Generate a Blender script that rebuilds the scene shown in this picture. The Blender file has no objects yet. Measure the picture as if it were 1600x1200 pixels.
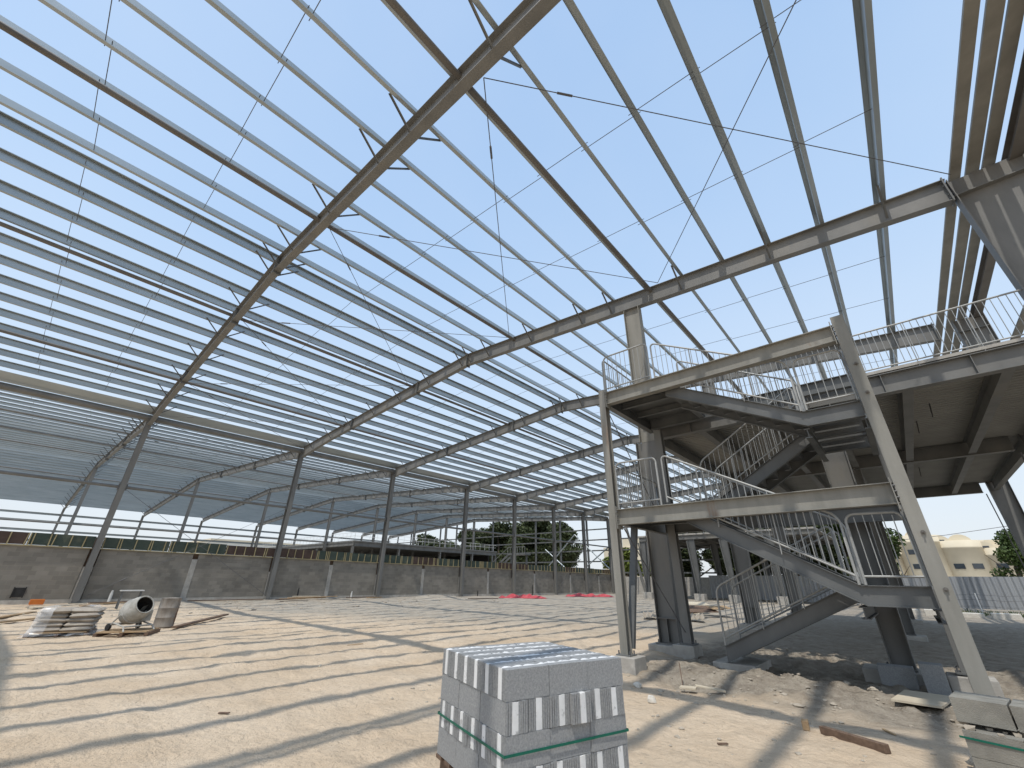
import bpy, math, random
from mathutils import Vector, Matrix, noise
random.seed(7)
S = bpy.context.scene
COL = S.collection
# ------------------------------------------------------------------ camera
CAM = Vector((13.6177, -2.8501, 1.6))
PITCH, YAW, ROLL, FPX = 0.4452, 0.7300, 0.0152, 638.02
fh = Vector((-math.sin(YAW), math.cos(YAW), 0)); rt = Vector((math.cos(YAW), math.sin(YAW), 0)); up = Vector((0, 0, 1))
fw = fh*math.cos(PITCH) + up*math.sin(PITCH); uu = -fh*math.sin(PITCH) + up*math.cos(PITCH)
r2 = rt*math.cos(ROLL) + uu*math.sin(ROLL); u2 = -rt*math.sin(ROLL) + uu*math.cos(ROLL)
cd = bpy.data.cameras.new("camera"); cam = bpy.data.objects.new("camera", cd); COL.objects.link(cam)
cd.sensor_width = 36; cd.lens = FPX/1600*36; cd.clip_start = .05; cd.clip_end = 6000
cam.matrix_world = Matrix(((r2.x, u2.x, -fw.x, CAM.x), (r2.y, u2.y, -fw.y, CAM.y), (r2.z, u2.z, -fw.z, CAM.z), (0, 0, 0, 1)))
S.camera = cam
# ------------------------------------------------------------------ light
TOSUN = Vector((.10, -.455, 1)).normalized()
w = bpy.data.worlds.new("World"); S.world = w; w.use_nodes = True
nt = w.node_tree; bg = nt.nodes['Background']
sky = nt.nodes.new('ShaderNodeTexSky'); sky.sky_type = 'NISHITA'; sky.sun_disc = False
sky.sun_elevation = math.asin(TOSUN.z); sky.sun_rotation = math.atan2(TOSUN.x, TOSUN.y)
sky.air_density = 1.0; sky.dust_density = 3.0; sky.ozone_density = 1.0; sky.altitude = 0
# hazy Gulf sky: the Nishita sky thinned by a pale haze that thickens towards the horizon
tc = nt.nodes.new('ShaderNodeTexCoord'); sz = nt.nodes.new('ShaderNodeSeparateXYZ'); nt.links.new(tc.outputs['Generated'], sz.inputs[0])
hz = nt.nodes.new('ShaderNodeValToRGB'); nt.links.new(sz.outputs[2], hz.inputs[0]); e = hz.color_ramp.elements
e[0].position = 0.0; e[0].color = (.80, .81, .83, 1); e[1].position = 1.0; e[1].color = (.36, .53, .80, 1)
for p, c in ((.16, (.73, .79, .86)), (.36, (.60, .73, .90)), (.62, (.46, .63, .88))): q = e.new(p); q.color = (*c, 1)
wn = nt.nodes.new('ShaderNodeTexNoise'); wn.inputs['Scale'].default_value = 1.7; wn.inputs['Detail'].default_value = 5; nt.links.new(tc.outputs['Generated'], wn.inputs['Vector'])
wr = nt.nodes.new('ShaderNodeMapRange'); wr.inputs[1].default_value = .35; wr.inputs[2].default_value = .7; wr.inputs[3].default_value = 0; wr.inputs[4].default_value = .16; nt.links.new(wn.outputs['Fac'], wr.inputs[0])
wm = nt.nodes.new('ShaderNodeMixRGB'); nt.links.new(wr.outputs[0], wm.inputs[0]); nt.links.new(hz.outputs[0], wm.inputs[1]); wm.inputs[2].default_value = (.80, .84, .90, 1)
sc_ = nt.nodes.new('ShaderNodeMixRGB'); sc_.blend_type = 'MULTIPLY'; sc_.inputs[0].default_value = 1; nt.links.new(wm.outputs[0], sc_.inputs[1]); sc_.inputs[2].default_value = (5.7, 5.9, 6.0, 1)
mxs = nt.nodes.new('ShaderNodeMixRGB'); mxs.inputs[0].default_value = .85; nt.links.new(sky.outputs[0], mxs.inputs[1]); nt.links.new(sc_.outputs[0], mxs.inputs[2])
nt.links.new(mxs.outputs[0], bg.inputs[0]); bg.inputs[1].default_value = .15
sd = bpy.data.lights.new("sun", 'SUN'); sun = bpy.data.objects.new("sun", sd); COL.objects.link(sun)
sd.energy = 2.3; sd.angle = math.radians(.75); sd.color = (1, .95, .87)
sun.rotation_euler = TOSUN.to_track_quat('Z', 'Y').to_euler(); sun.location = (0, 0, 60)
S.view_settings.view_transform = 'Standard'; S.view_settings.look = 'None'
S.view_settings.exposure = 0.36; S.view_settings.gamma = 1; S.view_settings.use_curve_mapping = False
# ------------------------------------------------------------------ materials
def mat(name, c1, c2=None, scale=3, rough=.6, metal=0, bump=0, bscale=None, stretch=(1, 1, 1), c3=None, c3scale=1.0, c3thr=(.6, .7), detail=6, spec=.4, coord='pos'):
    m = bpy.data.materials.new(name); m.use_nodes = True; n = m.node_tree.nodes; l = m.node_tree.links
    b = n['Principled BSDF']; b.inputs['Roughness'].default_value = rough; b.inputs['Metallic'].default_value = metal
    b.inputs['Specular IOR Level'].default_value = spec
    if coord == 'pos':
        g = n.new('ShaderNodeNewGeometry'); src = g.outputs['Position']
    else:
        g = n.new('ShaderNodeTexCoord'); src = g.outputs['Object']
    mp = n.new('ShaderNodeMapping'); mp.inputs['Scale'].default_value = stretch; l.new(src, mp.inputs[0])
    t = n.new('ShaderNodeTexNoise'); t.inputs['Scale'].default_value = scale; t.inputs['Detail'].default_value = detail; t.inputs['Roughness'].default_value = .6
    l.new(mp.outputs[0], t.inputs['Vector'])
    cr = n.new('ShaderNodeValToRGB'); cr.color_ramp.elements[0].position = .3; cr.color_ramp.elements[1].position = .7
    cr.color_ramp.elements[0].color = (*c1, 1); cr.color_ramp.elements[1].color = (*(c2 or c1), 1)
    l.new(t.outputs['Fac'], cr.inputs[0]); out = cr.outputs[0]
    if c3:
        t3 = n.new('ShaderNodeTexNoise'); t3.inputs['Scale'].default_value = c3scale; t3.inputs['Detail'].default_value = 8; t3.inputs['Roughness'].default_value = .65
        l.new(mp.outputs[0], t3.inputs['Vector'])
        r3 = n.new('ShaderNodeValToRGB'); r3.color_ramp.elements[0].position = c3thr[0]; r3.color_ramp.elements[1].position = c3thr[1]
        l.new(t3.outputs['Fac'], r3.inputs[0])
        mx = n.new('ShaderNodeMixRGB'); l.new(r3.outputs[0], mx.inputs[0]); l.new(out, mx.inputs[1]); mx.inputs[2].default_value = (*c3, 1); out = mx.outputs[0]
    l.new(out, b.inputs['Base Color'])
    if bump:
        tb = n.new('ShaderNodeTexNoise'); tb.inputs['Scale'].default_value = bscale or scale*8; tb.inputs['Detail'].default_value = 4
        l.new(src, tb.inputs['Vector'])
        bp = n.new('ShaderNodeBump'); bp.inputs['Strength'].default_value = bump; bp.inputs['Distance'].default_value = .01
        l.new(tb.outputs['Fac'], bp.inputs['Height']); l.new(bp.outputs[0], b.inputs['Normal'])
    return m
M = {}
M['steel'] = mat('grey_primer_steel', (.14, .14, .134), (.20, .197, .186), 1.6, .55, 0, .15, 40, (1, 1, .35), (.22, .205, .175), .7, (.55, .75))
M['dusty'] = mat('dusty_primer_steel', (.195, .19, .168), (.29, .28, .25), 2.2, .6, 0, .15, 40, (1.6, 1.6, .28), (.21, .125, .075), 1.5, (.62, .74))
M['stair'] = mat('grey_stair_steel', (.105, .11, .11), (.16, .163, .16), 1.8, .5, .1, .1, 40, (1, 1, .5), (.22, .205, .175), .8, (.6, .8))
M['galv'] = mat('galvanised_sheet', (.32, .36, .375), (.42, .455, .465), 1.1, .42, .6, .04, 60, (1, .3, 1), (.42, .43, .42), .6, (.62, .8), detail=3)
M['rail'] = mat('galvanised_tube', (.29, .295, .285), (.38, .38, .365), 6, .45, .2)
M['rod'] = mat('dark_steel_rod', (.10, .10, .11), (.15, .15, .15), 4, .6, .2)
M['tubes'] = mat('brown_grey_tube', (.115, .105, .095), (.17, .157, .14), 1.2, .6, 0, .1, 40)
M['conc'] = mat('rough_concrete', (.33, .31, .28), (.45, .43, .39), 4, .9, 0, .6, 30, c3=(.50, .48, .44), c3scale=2, c3thr=(.55, .7))
M['wood'] = mat('raw_timber', (.30, .20, .11), (.44, .31, .18), 3, .8, 0, .4, 60, (8, 1, 8))
M['oldwood'] = mat('dark_weathered_timber', (.10, .065, .045), (.19, .125, .085), 3, .85, 0, .4, 60, (8, 1, 8))
M['palewood'] = mat('pale_plywood', (.50, .43, .32), (.62, .55, .43), 2, .8, 0, .3, 60)
M['batten'] = mat('yellow_timber_batten', (.30, .25, .135), (.42, .36, .21), 3, .8)
M['plyg'] = mat('green_formwork_ply', (.035, .055, .045), (.075, .095, .075), 1.6, .7, 0, .2, 30, c3=(.13, .14, .10), c3scale=1.1, c3thr=(.55, .7))
M['plyb'] = mat('brown_formwork_ply', (.055, .035, .028), (.10, .065, .05), 1.6, .7, 0, .2, 30, c3=(.14, .10, .08), c3scale=1.1, c3thr=(.58, .7))
M['foam'] = mat('white_foam', (.66, .66, .65), (.80, .80, .79), 9, .9, 0, .3, 150, c3=(.42, .42, .41), c3scale=14, c3thr=(.58, .66))
M['strap'] = mat('green_strap', (.0, .10, .065), (.0, .13, .085), 20, .45)
M['block'] = mat('grey_concrete_block', (.255, .26, .262), (.37, .375, .375), 70, .95, 0, .8, 220, c3=(.46, .46, .45), c3scale=55, c3thr=(.6, .68), detail=3)
M['deck'] = mat('pale_deck_sheet', (.28, .27, .25), (.36, .35, .32), 1.2, .5, .1)
M['sand'] = None
M['bag'] = mat('paper_cement_bag', (.28, .245, .20), (.40, .355, .30), 5, .8, 0, .4, 25, c3=(.33, .17, .08), c3scale=2.2, c3thr=(.66, .72))
M['mixer'] = mat('cement_stained_paint', (.30, .29, .26), (.42, .41, .37), 6, .7, 0, .4, 40, c3=(.52, .51, .48), c3scale=4, c3thr=(.5, .7))
M['eave'] = mat('dusty_eave_steel', (.19, .18, .155), (.27, .255, .22), 1.5, .6, 0, .1, 40)
M['lining'] = mat('shaded_drum_inside', (.03, .03, .028), (.07, .066, .06), 9, .9, 0, .5, 40)  # drum interior, its inner shade painted as a near-black colour
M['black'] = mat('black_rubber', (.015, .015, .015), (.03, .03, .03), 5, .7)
M['barrel'] = mat('stained_drum', (.20, .17, .14), (.36, .33, .29), 5, .75, .1, .3, 30, (1, 1, .3), (.13, .06, .03), 3, (.56, .66))
M['red'] = mat('red_tarpaulin', (.40, .04, .05), (.56, .10, .11), 4, .5, 0, .5, 15)
M['orange'] = mat('orange_plastic', (.50, .13, .02), (.56, .17, .03), 5, .5)
M['white'] = mat('white_render', (.70, .68, .62), (.78, .76, .70), 1, .8)
M['cream'] = mat('cream_render', (.62, .54, .40), (.70, .62, .47), .4, .85)
M['winglass'] = mat('dark_window_glass', (.03, .04, .05), (.06, .07, .08), 1, .15, 0, spec=.6)
M['bark'] = mat('tree_bark', (.08, .06, .045), (.14, .11, .08), 5, .9, 0, .5, 30, (1, 1, .3))
M['stone'] = mat('pale_stone', (.50, .47, .41), (.66, .62, .55), 12, .9, 0, .5, 60)
M['rubble'] = mat('grey_rubble', (.33, .285, .225), (.46, .405, .33), 8, .95, 0, .6, 50)
M['sheet'] = mat('grey_fence_sheet', (.24, .25, .26), (.32, .33, .335), .8, .65, 0, stretch=(1, 1, .2))
M['pipe'] = mat('white_pvc', (.62, .62, .60), (.70, .70, .68), 3, .35)
def leafmat(name, a, b):
    m = mat(name, a, b, 1.3, .6, 0, spec=.25); return m
M['leafd'] = leafmat('dark_leaves', (.03, .042, .016), (.075, .09, .034))
M['leafy'] = leafmat('yellow_green_leaves', (.09, .12, .02), (.17, .20, .04))
M['leafm'] = leafmat('mid_green_leaves', (.035, .06, .015), (.08, .115, .03))
def film():
    m = bpy.data.materials.new('clear_plastic_film'); m.use_nodes = True; n = m.node_tree.nodes; l = m.node_tree.links
    b = n['Principled BSDF']; b.inputs['Base Color'].default_value = (.86, .86, .86, 1); b.inputs['Roughness'].default_value = .22
    tr = n.new('ShaderNodeBsdfTransparent'); mx = n.new('ShaderNodeMixShader'); t = n.new('ShaderNodeTexNoise'); t.inputs['Scale'].default_value = 5; t.inputs['Detail'].default_value = 6
    r = n.new('ShaderNodeMapRange'); r.inputs[1].default_value = .35; r.inputs[2].default_value = .75; r.inputs[3].default_value = .06; r.inputs[4].default_value = .5
    l.new(t.outputs['Fac'], r.inputs[0]); l.new(r.outputs[0], mx.inputs[0]); l.new(tr.outputs[0], mx.inputs[1]); l.new(b.outputs[0], mx.inputs[2])
    l.new(mx.outputs[0], n['Material Output'].inputs[0]); return m
M['film'] = film()
def wallmat():
    m = bpy.data.materials.new('block_masonry'); m.use_nodes = True; n = m.node_tree.nodes; l = m.node_tree.links
    b = n['Principled BSDF']; b.inputs['Roughness'].default_value = .95
    g = n.new('ShaderNodeNewGeometry'); sx = n.new('ShaderNodeSeparateXYZ'); l.new(g.outputs['Position'], sx.inputs[0])
    ad = n.new('ShaderNodeMath'); ad.operation = 'ADD'; l.new(sx.outputs[0], ad.inputs[0]); l.new(sx.outputs[1], ad.inputs[1])
    cb = n.new('ShaderNodeCombineXYZ'); l.new(ad.outputs[0], cb.inputs[0]); l.new(sx.outputs[2], cb.inputs[1])
    br = n.new('ShaderNodeTexBrick'); br.inputs['Scale'].default_value = 1; br.inputs['Brick Width'].default_value = .41; br.inputs['Row Height'].default_value = .205; br.inputs['Mortar Size'].default_value = .008
    br.inputs['Color1'].default_value = (.20, .185, .16, 1); br.inputs['Color2'].default_value = (.27, .25, .215, 1); br.inputs['Mortar'].default_value = (.25, .23, .195, 1); br.inputs['Bias'].default_value = -.2
    l.new(cb.outputs[0], br.inputs['Vector'])
    t = n.new('ShaderNodeTexNoise'); t.inputs['Scale'].default_value = .9; t.inputs['Detail'].default_value = 8; l.new(g.outputs['Position'], t.inputs['Vector'])
    mr = n.new('ShaderNodeMapRange'); mr.inputs[1].default_value = .3; mr.inputs[2].default_value = .7; mr.inputs[3].default_value = .84; mr.inputs[4].default_value = 1.16; l.new(t.outputs['Fac'], mr.inputs[0])
    mx = n.new('ShaderNodeMixRGB'); mx.blend_type = 'MULTIPLY'; mx.inputs[0].default_value = 1; l.new(br.outputs['Color'], mx.inputs[1]); l.new(mr.outputs[0], mx.inputs[2])
    l.new(mx.outputs[0], b.inputs['Base Color'])
    t2 = n.new('ShaderNodeTexNoise'); t2.inputs['Scale'].default_value = 25; l.new(g.outputs['Position'], t2.inputs['Vector'])
    m2 = n.new('ShaderNodeMath'); m2.operation = 'SUBTRACT'; l.new(t2.outputs['Fac'], m2.inputs[0]); l.new(br.outputs['Fac'], m2.inputs[1])
    bp = n.new('ShaderNodeBump'); bp.inputs['Strength'].default_value = .5; bp.inputs['Distance'].default_value = .012; l.new(m2.outputs[0], bp.inputs['Height']); l.new(bp.outputs[0], b.inputs['Normal'])
    return m
M['wall'] = wallmat()
def sandmat():
    m = bpy.data.materials.new('site_sand'); m.use_nodes = True; n = m.node_tree.nodes; l = m.node_tree.links
    b = n['Principled BSDF']; b.inputs['Roughness'].default_value = .95; b.inputs['Specular IOR Level'].default_value = .15
    g = n.new('ShaderNodeNewGeometry'); P = g.outputs['Position']; sx = n.new('ShaderNodeSeparateXYZ'); l.new(P, sx.inputs[0])
    def no(s, d=6, r=.6):
        t = n.new('ShaderNodeTexNoise'); t.inputs['Scale'].default_value = s; t.inputs['Detail'].default_value = d; t.inputs['Roughness'].default_value = r; l.new(P, t.inputs['Vector']); return t.outputs['Fac']
    def mr(v, a, b_, c, d):
        x = n.new('ShaderNodeMapRange'); x.inputs[1].default_value = a; x.inputs[2].default_value = b_; x.inputs[3].default_value = c; x.inputs[4].default_value = d; l.new(v, x.inputs[0]); return x.outputs[0]
    def ma(op, a, b_):
        x = n.new('ShaderNodeMath'); x.operation = op
        for i, v in enumerate((a, b_)):
            if isinstance(v, (int, float)): x.inputs[i].default_value = v
            else: l.new(v, x.inputs[i])
        return x.outputs[0]
    def mix(f, a, b_):
        x = n.new('ShaderNodeMixRGB')
        if isinstance(f, (int, float)): x.inputs[0].default_value = f
        else: l.new(f, x.inputs[0])
        for i, v in ((1, a), (2, b_)):
            if isinstance(v, tuple): x.inputs[i].default_value = (*v, 1)
            else: l.new(v, x.inputs[i])
        return x.outputs[0]
    sand = mix(mr(no(.5), .35, .65, 0, 1), (.60, .465, .325), (.70, .57, .425))
    sand = mix(mr(no(14, 5, .7), .45, .75, 0, .4), sand, (.42, .325, .225))
    sand = mix(mr(no(2.3, 8, .75), .58, .76, 0, .4), sand, (.48, .37, .255))
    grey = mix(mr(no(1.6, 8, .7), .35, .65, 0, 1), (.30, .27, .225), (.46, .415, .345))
    # grey cement-dusted made ground: away along the wall; by the stairs, dirt darkened as painted shade
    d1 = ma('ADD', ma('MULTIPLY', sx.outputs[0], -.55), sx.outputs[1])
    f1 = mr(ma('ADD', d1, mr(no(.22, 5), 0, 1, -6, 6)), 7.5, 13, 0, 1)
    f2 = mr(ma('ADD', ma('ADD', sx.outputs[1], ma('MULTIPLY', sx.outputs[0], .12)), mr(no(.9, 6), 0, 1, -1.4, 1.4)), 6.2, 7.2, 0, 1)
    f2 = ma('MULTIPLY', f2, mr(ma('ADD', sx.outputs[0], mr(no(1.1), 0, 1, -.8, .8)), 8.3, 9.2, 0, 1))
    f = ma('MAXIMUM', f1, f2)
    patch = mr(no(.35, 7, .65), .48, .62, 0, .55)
    shaded_dirt = mix(mr(no(3.5, 8, .75), .35, .65, 0, 1), (.23, .195, .155), (.42, .37, .30))  # grey-brown dirt, with shade under stairs and mezzanine put into its colour
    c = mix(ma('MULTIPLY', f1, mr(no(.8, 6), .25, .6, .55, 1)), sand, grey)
    c = mix(f2, c, shaded_dirt)
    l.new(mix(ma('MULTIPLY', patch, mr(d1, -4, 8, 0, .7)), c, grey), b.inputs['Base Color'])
    h = ma('ADD', ma('ADD', no(4.5, 6), ma('MULTIPLY', no(13, 5, .65), .55)), ma('MULTIPLY', no(45, 4, .7), .22))
    bp = n.new('ShaderNodeBump'); bp.inputs['Strength'].default_value = 1.0; bp.inputs['Distance'].default_value = .085; l.new(h, bp.inputs['Height']); l.new(bp.outputs[0], b.inputs['Normal'])
    return m
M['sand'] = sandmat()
# ------------------------------------------------------------------ mesh builder and object helpers
class MB:
    def __init__(s): s.v = []; s.f = []; s.sm = []
    def poly(s, vs, faces, smooth=False):
        o = len(s.v); s.v += [tuple(v) for v in vs]; s.f += [tuple(i+o for i in f) for f in faces]; s.sm += [smooth]*len(faces); return s
    def hexa(s, p):
        return s.poly(p, [(0, 3, 2, 1), (4, 5, 6, 7), (0, 1, 5, 4), (1, 2, 6, 5), (2, 3, 7, 6), (3, 0, 4, 7)])
    def box(s, x0, x1, y0, y1, z0, z1):
        x0, x1 = min(x0, x1), max(x0, x1); y0, y1 = min(y0, y1), max(y0, y1); z0, z1 = min(z0, z1), max(z0, z1)
        return s.hexa([(x0, y0, z0), (x1, y0, z0), (x1, y1, z0), (x0, y1, z0), (x0, y0, z1), (x1, y0, z1), (x1, y1, z1), (x0, y1, z1)])
    def bar(s, a, b, wd, ht, upv=(0, 0, 1), oy=0, oz=0):
        a, b = Vector(a), Vector(b); d = (b-a).normalized(); u = Vector(upv); sd = d.cross(u)
        if sd.length < 1e-5: sd = d.cross(Vector((1, 0, 0)))
        sd.normalize(); u = sd.cross(d).normalized(); P = []
        for q in (a, b):
            for i, j in ((-1, -1), (1, -1), (1, 1), (-1, 1)): P.append(q+sd*(oy+i*wd/2)+u*(oz+j*ht/2))
        return s.poly(P, [(0, 1, 2, 3), (7, 6, 5, 4), (0, 4, 5, 1), (1, 5, 6, 2), (2, 6, 7, 3), (3, 7, 4, 0)])
    def ibeam(s, a, b, h, bf, tw=.012, tf=.018, upv=(0, 0, 1), h2=None, top=True):
        """I section; a,b = centre of the TOP flange face when top else centre line; height h at a, h2 at b"""
        a, b = Vector(a), Vector(b); d = (b-a).normalized(); u = Vector(upv); sd = d.cross(u).normalized(); u = sd.cross(d).normalized()
        h2 = h if h2 is None else h2
        def slab(w_, t0, t1, q0, q1):
            P = []
            for q, (lo, hi) in ((a, q0), (b, q1)):
                for i, z in ((-1, lo), (1, lo), (1, hi), (-1, hi)): P.append(q+sd*(i*w_/2)+u*z)
            s.poly(P, [(0, 1, 2, 3), (7, 6, 5, 4), (0, 4, 5, 1), (1, 5, 6, 2), (2, 6, 7, 3), (3, 7, 4, 0)])
        o = 0 if top else h/2; o2 = 0 if top else h2/2
        slab(bf, 0, 0, (o-tf, o), (o2-tf, o2)); slab(bf, 0, 0, (o-h, o-h+tf), (o2-h2, o2-h2+tf)); slab(tw, 0, 0, (o-h+tf, o-tf), (o2-h2+tf, o2-tf))
        return s
    def tube(s, pts, r, n=8, cap=True):
        pts = [Vector(p) for p in pts]; rings = []
        t0 = (pts[1]-pts[0]).normalized(); ref = Vector((0, 0, 1)) if abs(t0.z) < .9 else Vector((1, 0, 0)); x = t0.cross(ref).normalized()
        for i, p in enumerate(pts):
            t = ((pts[min(i+1, len(pts)-1)]-pts[max(i-1, 0)])).normalized(); x = (x - t*x.dot(t)).normalized(); y = t.cross(x)
            rr = r[i] if isinstance(r, (list, tuple)) else r
            rings.append([p+(x*math.cos(2*math.pi*k/n)+y*math.sin(2*math.pi*k/n))*rr for k in range(n)])
        V = [v for R in rings for v in R]; F = []
        for i in range(len(pts)-1):
            for k in range(n): F.append((i*n+k, i*n+(k+1) % n, (i+1)*n+(k+1) % n, (i+1)*n+k))
        s.poly(V, F, n > 5)
        if cap: s.poly(rings[0], [tuple(reversed(range(n)))]); s.poly(rings[-1], [tuple(range(n))])
        return s
    def lathe(s, prof, n=24, mtx=None):
        V = []; F = []
        for r, z in prof:
            for k in range(n):
                p = Vector((r*math.cos(2*math.pi*k/n), r*math.sin(2*math.pi*k/n), z)); V.append(mtx @ p if mtx else p)
        for i in range(len(prof)-1):
            for k in range(n): F.append((i*n+k, i*n+(k+1) % n, (i+1)*n+(k+1) % n, (i+1)*n+k))
        return s.poly(V, F, True)
    def xform(s, m): s.v = [tuple(m @ Vector(v)) for v in s.v]; return s
    def mesh(s, name, m):
        me = bpy.data.meshes.new(name); me.from_pydata(s.v, [], s.f); me.polygons.foreach_set('use_smooth', s.sm); me.materials.append(m); me.update(); return me
    def build(s, name, m, parent=None, bevel=0):
        o = bpy.data.objects.new(name, s.mesh(name, m)); COL.objects.link(o)
        if parent: o.parent = parent; o.matrix_parent_inverse = parent.matrix_basis.inverted()
        if bevel:
            b = o.modifiers.new('bevel', 'BEVEL'); b.width = bevel; b.segments = 2; b.limit_method = 'ANGLE'
        return o
def tag(o, label, cat, group=None, kind=None):
    if label: o['label'] = label
    if cat: o['category'] = cat
    if group: o['group'] = group
    if kind: o['kind'] = kind
    return o
def struct(o): o['kind'] = 'structure'; return o
def thing(name, label, cat, loc=(0, 0, 0), group=None, rz=0):
    o = bpy.data.objects.new(name, None); COL.objects.link(o); o.location = loc; o.rotation_euler = (0, 0, rz); o.empty_display_size = .2
    return tag(o, label, cat, group)
def part(name, me, parent, loc=(0, 0, 0), rot=(0, 0, 0), scale=(1, 1, 1)):
    o = bpy.data.objects.new(name, me); COL.objects.link(o); o.parent = parent; o.location = loc; o.rotation_euler = rot; o.scale = scale; return o
ORD = ['first', 'second', 'third', 'fourth', 'fifth', 'sixth', 'seventh', 'eighth', 'ninth', 'tenth', 'eleventh', 'twelfth', 'thirteenth', 'fourteenth', 'fifteenth', 'sixteenth', 'seventeenth', 'eighteenth', 'nineteenth', 'twentieth', 'twenty first', 'twenty second', 'twenty third', 'twenty fourth']
# ------------------------------------------------------------------ layout numbers (metres)
FY = [-7.55, 0, 9.053, 17.11, 25.93, 33.38, 40.89, 47.73, 54.6]       # frame lines
XB, XA, XC, XE = -18.13, 18.1, -47.1, -76.0                            # column rows
ZR, SL = 11.755, .081                                                  # ridge (rafter top), roof slope
PL, PR, E0 = 1.319, 1.2806, .343                                       # purlin spacing
XD, XM = 8.725, 13.05                                                  # mezzanine column rows
def roofz(x):
    if x >= XB: return ZR-SL*abs(x)
    zb = ZR-SL*abs(XB)
    return zb+(XB-x)*.0605 if x > XC else zb+(XB-XC)*.0605-(XC-x)*.0605
def sstep(a, b, x): t = max(0, min(1, (x-a)/(b-a))); return t*t*(3-2*t)
def gz0(x, y):
    z = .20*sstep(-8, -17, x)*max(-.3, 1-max(0, y)/38)
    z += .16*math.exp(-((x-11.5)/1.5)**2-((y-6.55)/.55)**2) + .10*math.exp(-((x-9.6)/.5)**2-((y-7.0)/.4)**2)
    z -= .16*math.exp(-((x-10.1)/.55)**2-((y-5.75)/.38)**2) + .10*math.exp(-((x-12.3)/1.0)**2-((y-9.0)/.6)**2)
    z += .28*math.exp(-((x+15.8)/1.6)**2-((y-21.0)/2.2)**2)
    return z
def gz(x, y):
    z = gz0(x, y)
    d = math.hypot(x-CAM.x, y-CAM.y)
    if d < 70:
        k = 1 if d < 35 else (70-d)/35
        z += k*(.05*noise.fractal(Vector((x*.35, y*.35, 3)), 1, 2, 4) + .020*noise.fractal(Vector((x*1.7, y*1.7, 9)), .9, 2, 4))
        if d < 30:
            c = noise.noise(Vector((x*3.1, y*3.1, 1.7))); z += .018*c
            dv, pv = noise.voronoi(Vector((x*2.2+.3*c, y*2.2, 0))); rr_ = dv[0]
            if rr_ < .34 and noise.noise(pv[0]*3.7) > -.1: z -= .026*(1-(rr_/.34)**2) - .012*max(0, 1-abs(rr_-.30)/.09)
            z += .011*noise.noise(Vector((x*7.3, y*7.3, 4.1)))
            for off in (0, 1.75):
                u_ = x-(1.2+off+.55*y+.035*y*y)
                if abs(u_) < .2 and -4 < y < 14: z += -.026*(1-(u_/.2)**2)*(.75+.45*math.sin(y*19+u_*9)) + .012*max(0, 1-abs(abs(u_)-.17)/.04)
            rgh = sstep(8.6, 9.4, x)*sstep(5.2, 6.2, y)*(1-sstep(11, 13, y)); z += rgh*.075*noise.fractal(Vector((x*3.3, y*3.3, 5)), .6, 2, 5)
    return z
# ------------------------------------------------------------------ ground
def axis(lo, hi, f0, f1, step, g=1.10):
    a = [f0+i*step for i in range(int((f1-f0)/step)+1)]
    s = step; x = a[-1]
    while x < hi: s = min(s*g, 400); x += s; a.append(x)
    s = step; x = f0; b = []
    while x > lo: s = min(s*g, 400); x -= s; b.append(x)
    return b[::-1]+a
xs = axis(-2600, 2600, -5, 15.2, .075, 1.02); ys = axis(-2600, 2600, -2.6, 9.0, .075, 1.03)
V = [(x, y, gz(x, y)) for y in ys for x in xs]; nx = len(xs)
F = [(j*nx+i, j*nx+i+1, (j+1)*nx+i+1, (j+1)*nx+i) for j in range(len(ys)-1) for i in range(nx-1)]
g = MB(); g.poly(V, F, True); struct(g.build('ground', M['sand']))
# ------------------------------------------------------------------ purlins
Y0, Y1 = -14.0, 55.2
def zsec(mb, x, z, hand, y0=Y0, y1=Y1, h=.275, fl=.095, t=.004):
    """Z purlin along Y: upslope top flange toward `hand`"""
    mb.box(x-t/2, x+t/2, y0, y1, z, z+h)
    mb.box(x+hand*t/2, x+hand*fl, y0, y1, z+h-t, z+h); mb.box(x-hand*t/2, x-hand*fl, y0, y1, z, z+t)
    mb.box(x+hand*(fl-t), x+hand*fl, y0, y1, z+h-.02, z+h-t); mb.box(x-hand*(fl-t), x-hand*fl, y0, y1, z+t, z+.02)
def purlin(x, label, grp, hand, y0=Y0, hh=.275):
    mb = MB(); zsec(mb, 0, 0, hand, y0, Y1, hh); o = mb.build('roof_purlin', M['galv']); o.location = (x, 0, roofz(x)+.004); tag(o, label, 'purlin', grp)
PXL = [-(E0+k*PL) for k in range(13)]; PXR = [E0+k*PR for k in range(13)]
for k, x in enumerate(PXL): purlin(x, 'galvanised roof purlin, %s down from the ridge on the slope over the open sand' % ORD[k], 'purlins of the main roof', 1)
for k, x in enumerate(PXR): purlin(x, 'galvanised roof purlin, %s down from the ridge on the slope over the stair tower' % ORD[k], 'purlins of the main roof', -1)
for k in range(21):
    x = XB-1.1-k*1.335
    purlin(x, 'galvanised roof purlin beyond the block wall, %s up from the valley gutter' % ORD[k], 'purlins of the roof beyond the block wall', 1, -10, .155)
for k in range(24):
    x = XC-.4-k*1.2
    purlin(x, 'galvanised roof purlin beyond the block wall, %s down from its far ridge' % ORD[k], 'purlins of the roof beyond the block wall', 1, -10, .25)
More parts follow.
